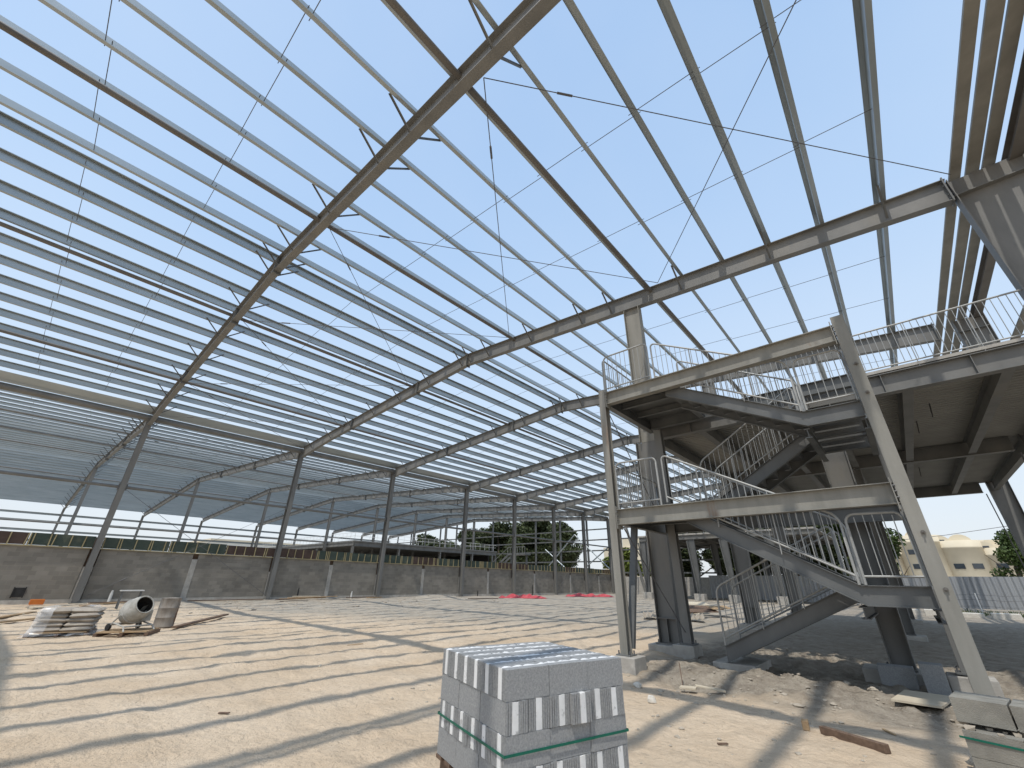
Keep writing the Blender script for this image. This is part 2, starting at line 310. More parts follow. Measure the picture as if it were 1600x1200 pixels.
# valley gutter, eave members
mb = MB()
for a, b in (((-.62, .34), (-.3, .06)), ((-.3, .06), (.3, .06)), ((.3, .06), (.62, .34))):
    mb.poly([(a[0], Y0, a[1]), (b[0], Y0, b[1]), (b[0], Y1, b[1]), (a[0], Y1, a[1]), (a[0], Y0, a[1]+.006), (b[0], Y0, b[1]+.006), (b[0], Y1, b[1]+.006), (a[0], Y1, a[1]+.006)],
            [(0, 1, 2, 3), (7, 6, 5, 4), (0, 4, 5, 1), (2, 6, 7, 3), (0, 3, 7, 4), (1, 5, 6, 2)])
o = mb.build('valley_gutter', M['galv']); o.location = (XB, 0, roofz(XB)+.0); tag(o, 'wide galvanised valley gutter running over the wall line columns', 'gutter')
def tubeline(x, z, r, y0, y1, label, name='strut_tube', m='tubes', grp='strut tubes between the rafters'):
    mb = MB(); mb.tube([(0, y0, 0), (0, y1, 0)], r, 14); o = mb.build(name, M[m]); o.location = (x, 0, z); return tag(o, label, 'tube', grp)
TUBE = {'right tube over the stair tower': PXR[7]+.19, 'tube right of the ridge': PXR[2]+.17, 'tube left of the ridge': PXL[3]-.17, 'far tube above the sand, nearest the valley gutter': PXL[9]+.15}
TL = ['brown grey strut tube beside the eighth purlin of the slope over the stairs', 'brown grey strut tube beside the third purlin right of the ridge',
      'brown grey strut tube beside the fourth purlin left of the ridge', 'brown grey strut tube nearest the valley gutter on the main roof']
for (k, x), lb in zip(TUBE.items(), TL): tubeline(x, roofz(x)-.10, .072, Y0, 54.6, lb)
tubeline(XB, roofz(XB)-.25, .17, -10, 54.6, 'thick grey tube under the valley gutter, along the column heads', m='steel')
for x, t in ((-25.5, 'nearest the block wall'), (-32.6, 'second beyond the block wall'), (-39.8, 'third beyond the block wall'), (-54.5, 'beyond the far ridge')):
    tubeline(x, roofz(x)-.12, .075, -10, 54.6, 'grey strut tube under the far roof, '+t, m='steel', grp='strut tubes of the far roof')
tubeline(XB, 5.95, .085, -10, 54.6, 'long grey strut tube at mid height along the wall line columns', m='steel')
tubeline(XC, 5.9, .085, -10, 54.6, 'long grey strut tube at mid height along the far ridge columns', m='steel')
for i, (x, z, wd) in enumerate(((17.06, 10.46, .20), (17.36, 10.46, .23), (17.63, 10.46, .21))):
    mb = MB(); mb.box(-wd/2, wd/2, Y0, Y1, 0, .005); mb.box(-wd/2, -wd/2+.005, Y0, Y1, .005, .06); mb.box(wd/2-.005, wd/2, Y0, Y1, .005, .06)
    o = mb.build('eave_channel', M['eave']); o.location = (x, 0, z); tag(o, 'flat dusty eave channel along the right side, %s from the roof' % ORD[i], 'channel', 'eave channels along the right side')
mb = MB(); mb.ibeam((0, Y0, 0), (0, Y1, 0), .30, .20); o = mb.build('eave_beam', M['tubes']); o.location = (17.95, 0, 10.52); tag(o, 'deep brown grey eave beam along the right side column heads', 'beam')
# wall girts of the right side and the far left eave wall
for i, z in enumerate((7.9, 9.0)):
    mb = MB(); mb.box(0, .2, 7, 26, 0, .005); mb.box(0, .005, 7, 26, .005, .065); mb.box(.195, .2, 7, 26, .005, .065)
    o = mb.build('wall_girt', M['dusty']); o.location = (18.3, 0, z); tag(o, 'dusty wall girt on the right side columns, %s from below' % ORD[i], 'girt', 'wall girts on the right side')
for i, z in enumerate((5.4, 6.7, 7.9, 8.9)):
    mb = MB(); zsec(mb, 0, 0, 1, -10, Y1); o = mb.build('wall_girt', M['galv']); o.location = (XE-.2, 0, z); tag(o, 'thin girt on the far left eave wall, %s from below' % ORD[i], 'girt', 'wall girts on the far left side')
# ------------------------------------------------------------------ rafters (frames)
def brace_mesh():
    mb = MB(); mb.bar((0, .09, -.55), (0, .72, .06), .05, .006); mb.bar((.022, .09, -.55), (.022, .72, .06), .006, .05); return mb.mesh('brace', M['stair'])
BR = brace_mesh()
def rafter_half(x0, x1, h0, h1, xk=None):
    """I rafter from x0 to x1 with top on the roof line, deeper (h1) at x1 over the last stretch"""
    mb = MB(); L = abs(x1-x0); xm = x1-(x1-x0)/L*min(4.0, L*.3)
    mb.ibeam((x0, 0, roofz(x0)), (xm, 0, roofz(xm)), h0, .22); mb.ibeam((xm, 0, roofz(xm)), (x1, 0, roofz(x1)), h0, .22, h2=h1)
    return mb
def plate_mesh(h):
    mb = MB(); mb.box(-.014, .014, -.13, .13, -h-.08, .05)
    for zz in (-.06, -.18, -h+.05, -h+.16):
        for yy in (-.07, .07): mb.box(-.034, .034, yy-.014, yy+.014, zz-.014, zz+.014)
    return mb.mesh('splice_plate', M['stair'])
SP = plate_mesh(.62)
mL = rafter_half(0, XB+.2, .60, .78).mesh('rafter_beam', M['steel']); mR = rafter_half(0, 16.85, .60, .66).mesh('rafter_beam', M['steel'])
nL = rafter_half(XC, XB-.2, .55, .72).mesh('rafter_beam', M['steel']); nR = rafter_half(XC, XE, .55, .62).mesh('rafter_beam', M['steel'])
FN = ['frame behind the viewpoint', 'nearest frame, sweeping across the upper middle', 'second frame, passing over the stair tower', 'third frame', 'fourth frame', 'fifth frame', 'sixth frame', 'seventh frame', 'gable frame']
for i, y in enumerate(FY):
    r = thing('roof_rafter', 'grey steel rafter of the main roof, '+FN[i], 'rafter', (0, y, 0), 'rafters of the main roof')
    part('rafter_beam', mL, r); part('rafter_beam', mR, r)
    for x in (0.0, -4.0, -10.9, 16.8): part('splice_plate', SP, r, (x, 0, roofz(x)))
    for k, x in enumerate(PXL):
        if k % 2 == 0:
            for s in (0, math.pi): part('brace', BR, r, (x+.04, 0, roofz(x)), (0, 0, s))
    for k, x in enumerate(PXR):
        if k in (0, 1, 3, 5, 6, 8, 10, 12):
            for s in (0, math.pi): part('brace', BR, r, (x-.04, 0, roofz(x)), (0, 0, s))
    if i > 0:
        r = thing('roof_rafter', 'grey steel rafter beyond the block wall, '+FN[i].split(',')[0], 'rafter', (0, y, 0), 'rafters of the roof beyond the block wall')
        part('rafter_beam', nL, r); part('rafter_beam', nR, r)
        for x in (-28, -38.0, XC, -56.5): part('splice_plate', SP, r, (x, 0, roofz(x)))
        for k in range(0, 21):
            x = XB-1.1-k*1.335
            if k % 2 == 0 or k < 3:
                for s in (0, math.pi): part('brace', BR, r, (x, 0, roofz(x)), (0, 0, s))
        for k in range(0, 22, 2):
            x = XC-.4-k*1.335
            for s in (0, math.pi): part('brace', BR, r, (x, 0, roofz(x)), (0, 0, s))
# ------------------------------------------------------------------ columns
def icol(x0, x1, y, z0, z1, bf=.24, xb0=None, xb1=None, tf=.018):
    """H column, web in the XZ plane, flanges at x0 and x1 (bottom x may differ)"""
    mb = MB(); xb0 = x0 if xb0 is None else xb0; xb1 = x1 if xb1 is None else xb1; h = bf/2
    for a, b, s in ((xb0, x0, 1), (xb1, x1, -1)):
        mb.hexa([(a, y-h, z0), (a+s*tf, y-h, z0), (a+s*tf, y+h, z0), (a, y+h, z0), (b, y-h, z1), (b+s*tf, y-h, z1), (b+s*tf, y+h, z1), (b, y+h, z1)] if s > 0 else
                [(a+s*tf, y-h, z0), (a, y-h, z0), (a, y+h, z0), (a+s*tf, y+h, z0), (b+s*tf, y-h, z1), (b, y-h, z1), (b, y+h, z1), (b+s*tf, y+h, z1)])
    t = .006
    mb.hexa([(xb0+tf, y-t, z0), (xb1-tf, y-t, z0), (xb1-tf, y+t, z0), (xb0+tf, y+t, z0), (x0+tf, y-t, z1), (x1-tf, y-t, z1), (x1-tf, y+t, z1), (x0+tf, y+t, z1)])
    return mb
def bplate(x0, x1, y, z, bf=.24, name='base_plate', parent=None, m='steel'):
    mb = MB(); mb.box(x0-.07, x1+.07, y-bf/2-.07, y+bf/2+.07, z, z+.025)
    o = mb.build(name, M[m], parent)
    for xx in (x0-.035, x1+.035):
        for yy in (-.09, .09): MB().tube([(xx, y+yy, z+.025), (xx, y+yy, z+.09)], .014, 6).build('anchor_bolt', M['rod'], o)
    return o
CN = [None, 'nearest, leaning largest on the far left', 'second from the left', 'third from the left', 'fourth from the left', 'fifth from the left', 'sixth from the left', 'seventh from the left', 'last, hidden behind the stair leg']
for i, y in enumerate(FY):
    if i == 0: continue
    zb = gz0(XB, y)
    t = thing('steel_column', 'grey steel column in front of the block wall, '+CN[i], 'column', (XB, y, zb), 'columns along the block wall')
    icol(XB-.2, XB+.2, y, zb+.03, roofz(XB)-.42, .26).build('column_shaft', M['steel'], t); bplate(XB-.2, XB+.2, y, zb+.0, .26, parent=t)
    mb = MB(); mb.box(XB-.28, XB+.28, y-.16, y+.16, roofz(XB)-.42, roofz(XB)-.39)
    mb.build('cap_plate', M['steel'], t)
    mb = MB(); mb.box(XB-.1, XB+.1, y-.2, y+.2, 5.78, 6.12); mb.build('strut_cleat', M['stair'], t)
    for nm, xx, lab, top in (('far ridge', XC, 'grey column under the far ridge beyond the block wall, ', roofz(XC)-.56), ('far eave', XE, 'grey column at the far left eave, ', roofz(XE)-.3)):
        o = icol(xx-.2, xx+.2, y, 0, top, .26).build('steel_column', M['steel']); tag(o, lab+('%s frame' % ORD[i-1]), 'column', 'columns of the hall beyond the block wall')
def ped(x, y, z, wx, wy, h, parent=None, label=None, grp=None):
    o = MB().box(x-wx/2, x+wx/2, y-wy/2, y+wy/2, z-h, z).build('footing', M['conc'], parent, .012)
    if label: tag(o, label, 'footing', grp)
    return o
# row A (right eave)
for i in (1, 2, 3, 4):
    y = FY[i]; xi = 16.84 if i == 2 else 17.3
    t = thing('steel_column', 'deep grey eave column on the right side, '+FN[i].split(',')[0], 'column', (17.6, y, 0), 'deep columns along the right side')
    icol(xi, 18.1, y, .3, roofz(17.6)-.02 if i != 1 else roofz(17.6), .30, xi+.25, 18.1).build('column_shaft', M['steel'], t)
    mb = MB(); mb.box(xi, 18.1, y-.14, y-.01, roofz(16.84)-.60, roofz(16.84)-.58); mb.box(xi, 18.1, y+.01, y+.14, roofz(16.84)-.60, roofz(16.84)-.58); mb.build('stiffener', M['steel'], t)
    bplate(xi+.25, 18.1, y, .27, .30, parent=t)
    ped(17.8, y, .26, 1.3, .7, .5, None, 'concrete footing under the right side column of the '+FN[i].split(',')[0], 'footings of the right side columns')
# mezzanine column rows D and M
for i in range(2, 5):
    y = FY[i]; full = i in (2, 3, 4)
    for xx, nm in ((XD, 'left row'), (XM, 'right row')):
        if xx == XM and i == 5: continue
        top = roofz(XD)-.62 if xx == XD else 5.48
        t = thing('mezzanine_column', 'grey steel column under the mezzanine edge, %s, %s' % (nm, FN[i].split(',')[0]), 'column', (xx, y, 0), 'columns carrying the mezzanine')
        m = 'dusty' if (xx == XD and i == 2) else 'steel'
        if xx == XD:
            icol(xx-.28, xx+.28, y, 5.5, top, .26).build('column_shaft', M[m], t); icol(xx-.42, xx+.24, y, .18, 5.49, .28, xx-.42, xx+.1).build('column_shaft', M['steel'], t)
        else: icol(xx-.26, xx+.26, y, .18, top, .28, xx-.18, xx+.18).build('column_shaft', M['steel'], t)
        mb = MB(); mb.box(xx-.41, xx+.1, y-.13, y-.01, .72, .735); mb.box(xx-.17, xx-.155, y-.13, y-.01, .2, .72)
        if xx == XD: mb.build('stiffener', M['steel'], t)
        bplate(xx-.42 if xx == XD else xx-.2, xx+.12, y, .155, .28, parent=t)
        ped(xx-.1, y, .15, 1.05, .75, .5, None, 'concrete footing under the mezzanine column, %s, %s' % (nm, FN[i].split(',')[0]), 'footings of the mezzanine columns')
# ------------------------------------------------------------------ sag rods, cross bracing
def sagrod(y, xs_, label, grp, dz=.1):
    mb = MB()
    for j in range(len(xs_)-1):
        a, b = xs_[j], xs_[j+1]; e = .05*(-1)**j
        mb.tube([(a-.12, y+e, roofz(a)+dz), (b+.12, y+e, roofz(b)+dz)], .0085, 5)
    o = mb.build('sag_rod', M['rod']); tag(o, label, 'rod', grp)
for i in range(len(FY)-1):
    for k in (1, 2):
        y = FY[i]+(FY[i+1]-FY[i])*k/3
        nm = '%s in the bay before the %s' % (ORD[k-1], FN[i+1].split(',')[0])
        if i < 7:
            sagrod(y, [PXL[12], *PXL[11::-1]], 'thin sag rods left of the ridge, '+nm, 'sag rods of the main roof')
            sagrod(y, [*PXR[::-1]][::-1], 'thin sag rods right of the ridge, '+nm, 'sag rods of the main roof')
        if i < 4: sagrod(y, [XB-1.1-k2*1.335 for k2 in range(21)], 'thin sag rods under the far roof, '+nm, 'sag rods of the far roof')
def rod(a, b, label, grp, r=.011, tb=True):
    a, b = Vector(a), Vector(b); mb = MB(); mb.tube([a, b], r, 6)
    if tb: q = a.lerp(b, .14); q2 = a.lerp(b, .17); mb.tube([q, q2], r*2.4, 6)
    o = mb.build('brace_rod', M['rod']); tag(o, label, 'rod', grp)
NX = [16.9, TUBE['right tube over the stair tower']+.4, TUBE['tube right of the ridge'], TUBE['tube left of the ridge'], TUBE['far tube above the sand, nearest the valley gutter'], XB+.5]
NN = ['over the stair tower', 'right of the ridge', 'across the ridge', 'left of the ridge', 'nearest the valley gutter']
for bi, (ya, yb) in enumerate(((FY[1], FY[2]), (FY[5], FY[6]))):
    for j in range(5):
        for s in (0, 1):
            p, q = (NX[j], NX[j+1]) if s else (NX[j+1], NX[j])
            rod((p, ya+.3, roofz(p)-.14), (q, yb-.35, roofz(q)-.14), 'diagonal roof brace rod, panel %s, %s bay, %s' % (NN[j], 'near' if bi == 0 else 'far', 'falling towards the stairs' if s == 0 else 'falling towards the sand'), 'roof bracing rods')
N2 = [XB-.6, -25.5, -32.6, -39.8, XC]
for j in range(4):
    for s in (0, 1):
        p, q = (N2[j], N2[j+1]) if s else (N2[j+1], N2[j])
        rod((p, FY[1]+.3, roofz(p)-.14), (q, FY[2]-.35, roofz(q)-.14), 'diagonal roof brace rod beyond the block wall, %s panel, %s' % (ORD[j], 'rising away' if s else 'coming nearer'), 'roof bracing rods')
rod((XB+.1, .2, .45), (XB+.1, FY[2]-.2, 5.8), 'thin diagonal wall brace rising from the nearest column foot', 'wall bracing rods'); rod((XB+.14, .2, 5.8), (XB+.14, FY[2]-.2, .45), 'thin diagonal wall brace falling to the second column foot', 'wall bracing rods')
rod((XB+.1, FY[6]+.2, .4), (XB+.1, FY[7]-.2, 5.8), 'thin diagonal wall brace in the bay after the sixth column', 'wall bracing rods')
# ------------------------------------------------------------------ block wall with formwork
wt = thing('block_wall', 'long unplastered grey block wall behind the column row', 'wall', (XB-.3, 0, 0))
XW = -18.42
def wz(y): return 2.79-.0066*max(0, y+3.4)
for i in range(len(FY)-1):
    ya, yb = max(FY[i], -7.5), FY[i+1]; ym = (ya+yb)/2
    for a, b in ((ya+.22, ym-.14), (ym+.14, yb-.22)):
        mb = MB(); mb.hexa([(XW-.2, a, -.3), (XW+.1, a, -.3), (XW+.1, b, -.3), (XW-.2, b, -.3), (XW-.2, a, wz(a)), (XW+.1, a, wz(a)), (XW+.1, b, wz(b)), (XW-.2, b, wz(b))]); mb.build('block_panel', M['wall'], wt)
    mb = MB(); mb.box(XW-.2, XW+.115, ym-.138, ym+.138, -.3, wz(ym)-.34); mb.build('concrete_post', M['conc'], wt)
    mb = MB(); mb.box(XW-.19, XW-.02, ym-.138, ym+.138, wz(ym)-.34, wz(ym)-.02)
    for q in (-.09, -.03, .03, .09): mb.tube([(XW+.02, ym+q, wz(ym)-.34), (XW+.02, ym+q, wz(ym)-.01)], .012, 5)
    mb.build('post_starter', M['oldwood'], wt)
    mb = MB(); mb.box(XW+.105, XW+.19, ya+.02, yb-.02, -.3, gz0(XB, ym)+.17); mb.build('ground_beam', M['conc'], wt)
    mb = MB(); mb.box(XW-.2, XW+.09, yb-.2, yb+.2, -.3, wz(yb)-.9); mb.build('concrete_post', M['conc'], wt)
    mb = MB(); mb.box(XW-.2, XW-.01, yb-.218, yb+.218, wz(yb)-.9, wz(yb)-.01)
    for q in (-.17, -.1, .1, .17): mb.tube([(XW+.03, yb+q, wz(yb)-.9), (XW+.03, yb+q, wz(yb)+.1)], .014, 5)
    mb.box(XW-.1, XW+.09, yb-.155, yb+.155, wz(yb)+.0, wz(yb)+.53); mb.build('post_starter', M['oldwood'], wt)
for i in range(len(FY)-1):
    ya, yb = FY[i]+.16, FY[i+1]-.16; z0, z1 = wz(ya)+.01, wz(yb)+.01; H = .56
    f = thing('formwork', 'timber formwork on the block wall, bay before the %s' % ('nearest column' if i == 0 else CN[i+1].split(',')[0]+' column'), 'formwork', (XW, ya, z0), 'formwork along the block wall')
    n = 3; rnd = random.Random(i+3); ms = ['plyg', 'plyb', 'plyg'] if i % 3 == 0 else (['plyg', 'plyg', 'plyb'] if i % 3 == 1 else ['plyb', 'plyg', 'plyg'])
    for k in range(n):
        a, b = ya+(yb-ya)*k/n+.01, ya+(yb-ya)*(k+1)/n-.01
        za, zb = wz(a)+.01, wz(b)+.01; hh = H+rnd.uniform(-.03, .03)
        mb = MB(); mb.hexa([(XW+.10, a, za), (XW+.118, a, za), (XW+.118, b, zb), (XW+.10, b, zb), (XW+.10, a, za+hh), (XW+.118, a, za+hh), (XW+.118, b, zb+hh), (XW+.10, b, zb+hh)]); pp = mb.build('ply_panel', M[ms[k]], f)
        c = a+.05
        while c < b-.05:
            zz = wz(c)+.01; mb = MB(); mb.bar((XW+.142, c, zz-.03), (XW+.142, c+rnd.uniform(-.03, .03), zz+hh-.01), .045, .045, (1, 0, 0)); mb.build('batten', M['batten'], pp)
            c += rnd.choice((.12, .55, .62, .6, .58, .5))
    mb = MB(); mb.bar((XW+.15, ya, z0-.04), (XW+.15, yb, z1-.04), .06, .04); mb.build('bottom_rail', M['batten'], f)
# end wall and stub pipes
o = MB().box(-17.8, -4, 55.0, 55.25, -.2, 2.1).build('end_wall', M['conc']); tag(o, 'pale grey low concrete wall at the far end of the hall', 'wall')
for y, z, r, h, m, lb in ((10.97, .2, .05, .5, 'black', 'black pipe stub standing at the wall right of the second column'), (14.95, .2, .06, .25, 'pipe', 'short white pipe stub with dark cap by the wall, third bay'), (28.1, .0, .05, .4, 'black', 'black pipe stub by the wall between fourth and fifth columns'), (1.3, .3, .07, .32, 'pipe', 'short white pipe stub at the wall right of the nearest column'), (36.5, 0, .05, .9, 'black', 'tall black pipe stub against the wall near the fifth column')):
    mb = MB(); mb.tube([(0, 0, -.1), (0, 0, h)], r, 12); mb.tube([(0, 0, h), (.02, 0, h+.14)], [r*.8, r*.6], 10); o = mb.build('pipe_stub', M[m]); o.location = (-18.1, y, z); tag(o, lb, 'pipe', 'pipe stubs along the wall')
mb = MB(); mb.box(-.05, .02, -.19, .19, 0, .40); mb.box(.02, .05, -.21, -.17, -.03, .43); mb.box(.02, .05, .17, .21, -.03, .43); o = mb.build('wall_hatch', M['black']); o.location = (XW+.1, -2.05, .5); tag(o, 'small dark hatch opening low in the block wall at far left', 'hatch')
# ------------------------------------------------------------------ stair tower
st = thing('stair_tower', 'grey steel stair tower with switchback flights and galvanised railings', 'staircase', (8.92, 5.97, 0))
YS, YBK, XL, XR = 5.97, 8.58, 8.92, 13.91
def scol(x, y, z0, z1, w_=.20, m='dusty'):
    mb = MB(); t = .014; h = w_/2; hy = .10
    mb.box(x-h, x+h, y-hy, y-hy+t, z0, z1); mb.box(x-h, x+h, y+hy-t, y+hy, z0, z1); mb.box(x-.005, x+.005, y-hy+t, y+hy-t, z0, z1); return mb.build('stair_column', M[m], st)
scol(XL, YS, .27, 6.05, .165); scol(XR, YS, .27, 6.12, .19); scol(9.2, YBK, .22, 5.6, .2, 'steel'); scol(XR, YBK, .2, 5.6, .2, 'steel')
for x, y, wd in ((XL, YS, .17), (XR, YS, .19), (9.2, YBK, .2), (XR, YBK, .2)): bplate(x-wd/2, x+wd/2, y, .245, wd, parent=st, m='stair')
for x, y, z, a, b, lb in ((XL+.07, YS-.03, .25, .46, .5, 'front left'), (XR, YS+.05, .25, .6, .5, 'front right'), (9.15, YBK, .24, .5, .55, 'back left'), (XR, YBK, .22, .6, .5, 'back right')):
    ped(x, y, z, a, b, .6, None, 'square concrete footing under the %s leg of the stair tower' % lb, 'footings of the stair tower')
# main beams
def beam(a, b, h, bf, m='stair', name='beam'): mb = MB(); mb.ibeam(a, b, h, bf, .01, .014); return mb.build(name, M[m], st)
for zt in (5.97, 3.055):
    beam((XL+.09, YS, zt), (XR-.10, YS, zt), .33, .17, 'dusty')
    beam((XL, YS+.1, zt), (XL, YBK+.3, zt), .30, .15); beam((10.52, YS+.1, zt-.012), (10.52, YBK-.1, zt-.012), .28, .13)
    beam((XL+.1, YBK, zt), (XR-.1, YBK, zt), .30, .15)
    for y in (6.85, 7.7): beam((XL+.08, y, zt-.02), (10.44, y, zt-.02), .16, .09)
    mb = MB(); mb.box(XL-.02, 10.6, YS+.1, YBK+(.4 if zt > 5 else .1), zt+.004, zt+.012); mb.build('landing_plate', M['stair'], st)
for x, y in ((XL, YS), (XR, YS)):
    for zt in (5.97, 3.055):
        s = -1 if x > 10 else 1; mb = MB(); xx = x+s*(.11 if x < 10 else .12); mb.box(xx, xx+s*.014, y-.13, y+.13, zt-.42, zt+.06)
        ep = mb.build('end_plate', M['dusty'], st)
        for zz in (-.06, -.15, -.24): MB().tube([(xx-.02, y-.10, zt+zz), (xx+.034, y-.10, zt+zz)], .014, 6).build('bolt', M['rod'], ep)
mb = MB()
for z in (1.55, 2.3, 4.55, 5.1):
    mb.tube([(XR+.02, YS-.10, z), (XR+.02, YS-.125, z)], .028, 8); mb.tube([(XR+.02, YS-.125, z), (XR+.02, YS-.16, z-.01)], .012, 6)
mb.build('bolt', M['tubes'], st)
def stringer(p, q, yy, h=.27, ext=None, m='stair'):
    """channel stringer in plane Y=yy from p=(x,z top) to q, with optional flat landing extension to ext x"""
    mb = MB(); pts = [p, q]+([(ext, q[1])] if ext else [])
    for (xa, za), (xb, zb) in zip(pts[:-1], pts[1:]):
        for lo, hi, ya, yb in ((-h+.012, -.012, yy-.005, yy+.005), (-.012, 0, yy-.06, yy+.06), (-h, -h+.012, yy-.06, yy+.06)):
            A = [(xa, ya, za+lo), (xb, ya, zb+lo), (xb, yb, zb+lo), (xa, yb, za+lo), (xa, ya, za+hi), (xb, ya, zb+hi), (xb, yb, zb+hi), (xa, yb, za+hi)]
            if xb < xa: A = [A[1], A[0], A[3], A[2], A[5], A[4], A[7], A[6]]
            mb.hexa(A)
    return mb.build('stringer', M[m], st)
def flight(p, q, ya, yb, n, ext):
    stringer(p, q, ya, .29, ext); stringer(p, q, yb, .29, ext)
    for k in range(n):
        run = (q[0]-p[0])/n; ris = (q[1]-p[1])/n; x = p[0]+run*(k+.5); z = p[1]+ris*(k+.5)-.11; d = abs(run)
        mb = MB(); mb.box(x-d/2, x+d/2-.006, ya+.012, yb-.012, z, z+.006)
        xr_ = x-run/2 if ris > 0 else x+run/2; mb.box(xr_-.003, xr_+.003, ya+.012, yb-.012, z-abs(ris)+.007, z-.001)
        mb.build('tread', M['stair'], st)
    if ext:
        mb = MB(); mb.box(min(q[0], ext), max(q[0], ext), ya+.07, yb-.07, q[1]-.03, q[1]-.022); mb.build('landing_plate', M['stair'], st)
flight((10.47, 2.98), (13.0, 1.585), 6.16, 7.15, 8, 13.80)      # floor 1 down to the lower half landing
flight((10.45, 5.85), (12.96, 4.52), 6.16, 7.15, 8, 13.80)      # upper floor down to the upper half landing
flight((10.38, .42), (12.75, 1.585), 7.45, 8.45, 7, 13.80)      # ground up to the lower half landing
flight((10.52, 3.12), (12.80, 4.52), 7.45, 8.45, 8, 13.80)      # floor 1 up to the upper half landing
for z in (1.58, 4.515):
    for x in (12.92, 13.78): mb = MB(); mb.ibeam((x, 6.22, z-.30), (x, 8.4, z-.30), .18, .1); mb.build('beam', M['stair'], st)
    for y in (6.7, 7.3, 7.9): mb = MB(); mb.box(13.0, 13.72, y-.03, y+.03, z-.14, z-.03); mb.build('joist', M['stair'], st)
mb = MB(); mb.ibeam((12.2, 8.9, 4.0), (16.8, 8.9, 4.0), .01, .01)
o = MB().box(10.1, 10.9, 7.35, 8.55, -.3, .135).build('footing', M['conc'], None, .012); tag(o, 'low concrete plinth under the foot of the stair flight', 'footing')
mb = MB(); mb.bar((8.95, 6.14, .36), (8.95, 6.86, 2.74), .09, .14, (1, 0, 0)); mb.build('diagonal_brace', M['stair'], st)
mb = MB(); mb.tube([(8.95, 6.1, 5.5), (8.95, 8.4, 3.2)], .012, 6); mb.build('brace_rod', M['rod'], st)
mb = MB(); mb.tube([(9.2, 8.46, .5), (9.0, 6.2, 2.7)], .012, 6); mb.build('brace_rod', M['rod'], st)
def railing(a, b, hgt=1.05, parent=st, y_end_r=(True, True), low=.12, name='railing'):
    """tube railing panel between base points a and b, rounded top corners"""
    a, b = Vector(a), Vector(b); d = b-a; L = math.hypot(d.x, d.y); e = Vector((d.x/L, d.y/L, 0)); sl = d.z/L; mb = MB(); R = .13
    def P(s, h): return a+e*s+Vector((0, 0, sl*s+h))
    pts = [P(0, 0), P(0, hgt-R)]
    for k in range(1, 5): t = math.pi/2*k/4; pts.append(P(R*(1-math.cos(t)), hgt-R+R*math.sin(t)))
    for k in range(3, -1, -1): t = math.pi/2*k/4; pts.append(P(L-R*(1-math.cos(t)), hgt-R+R*math.sin(t)))
    pts += [P(L, hgt-R), P(L, 0)]
    mb.tube(pts, .021, 8)
    mb.tube([P(0, low), P(L, low)], .017, 8)
    n = max(2, int(L/.115))
    for k in range(1, n): s = L*k/n; h = hgt-.012 if R < s < L-R else hgt-.05; mb.tube([P(s, low), P(s, h)], .0075, 5, False)
    if L > 2:
        for k in range(1, int(L/1.1)+1):
            s = L*k/(int(L/1.1)+1); mb.bar(P(s, -.05), P(s, hgt), .045, .014, e)
    return mb.build(name, M['rail'], parent)
zT, zM, zN, zP = 5.985, 3.07, 1.59, 4.525
railing((XL+.08, YS+.02, zT), (10.22, YS+.02, zT)); railing((XL, YS+.1, zT), (XL, YBK, zT))
railing((XL+.13, YS+.02, zM), (10.05, YS+.02, zM)); railing((XL, YS+.12, zM), (XL, YBK, zM))
railing((10.14, 6.10, 3.13), (12.98, 6.10, zN)); railing((13.06, 6.10, zN), (13.78, 6.10, zN))
railing((10.28, 6.10, 6.0), (12.93, 6.10, zP)); railing((13.02, 6.10, zP), (13.78, 6.10, zP))
railing((10.5, 7.19, 3.0), (12.95, 7.19, zN)); railing((10.5, 7.19, 5.88), (12.9, 7.19, zP))
railing((10.4, 7.41, .44), (12.72, 7.41, zN)); railing((10.55, 7.41, 3.15), (12.78, 7.41, zP))
railing((10.4, 8.49, .44), (12.72, 8.49, zN)); railing((10.55, 8.49, 3.15), (12.78, 8.49, zP))
railing((13.83, 6.2, zN), (13.83, 8.4, zN)); railing((13.83, 6.2, zP), (13.83, 8.4, zP))
# ------------------------------------------------------------------ mezzanine in the main hall
mz = thing('mezzanine', 'steel mezzanine floor with pale decking soffit behind the stair tower', 'mezzanine', (13, 9.05, 5.5))
MY1 = FY[4]+.2
def zbeam(p, q, h=.45, bf=.2, m='steel', name='beam', pr=None): mb = MB(); mb.ibeam(p, q, h, bf); return mb.build(name, M[m], pr or mz)
for j, y in enumerate((FY[2], FY[3], FY[4])): zbeam((XD+.3, y, 5.95), (17.2, y, 5.95), .46, .22)
ed = MB(); x = 10.0
while x < 17.0: ed.box(x, x+.012, FY[2]-.10, FY[2]-.008, 5.51, 5.93); x += 1.45
ed.build('web_stiffener', M['steel'], mz)
for x in (XD, 10.22, 11.72, 13.22, 14.72, 16.25, 17.6):
    for a, b in zip((FY[2], FY[3]), (FY[3], FY[4])): zbeam((x, a+.12, 5.93), (x, b-.12, 5.93), .40, .19)
dk = MB(); n = 0; x = XD-.15
ribs = []
y = FY[2]-.08
while y < MY1:
    ribs += [(y, 5.985), (y+.10, 5.985), (y+.125, 5.955), (y+.175, 5.955)]; y += .2
P_ = []; Fq = []
for yy, zz in ribs: P_ += [(XD-.15, yy, zz), (17.9, yy, zz)]
for k in range(len(ribs)-1): Fq.append((2*k, 2*k+1, 2*k+3, 2*k+2))
dk.poly(P_, Fq); dk.build('deck_sheet', M['deck'], mz)
MB().box(XD-.15, 17.9, FY[2]-.08, MY1, 5.99, 6.06).build('deck_slab', M['conc'], mz)
railing((14.05, FY[2]-.05, 6.0), (17.05, FY[2]-.05, 6.0), 1.08, mz); railing((10.7, FY[2]-.05, 6.0), (13.9, FY[2]-.05, 6.0), 1.08, mz)
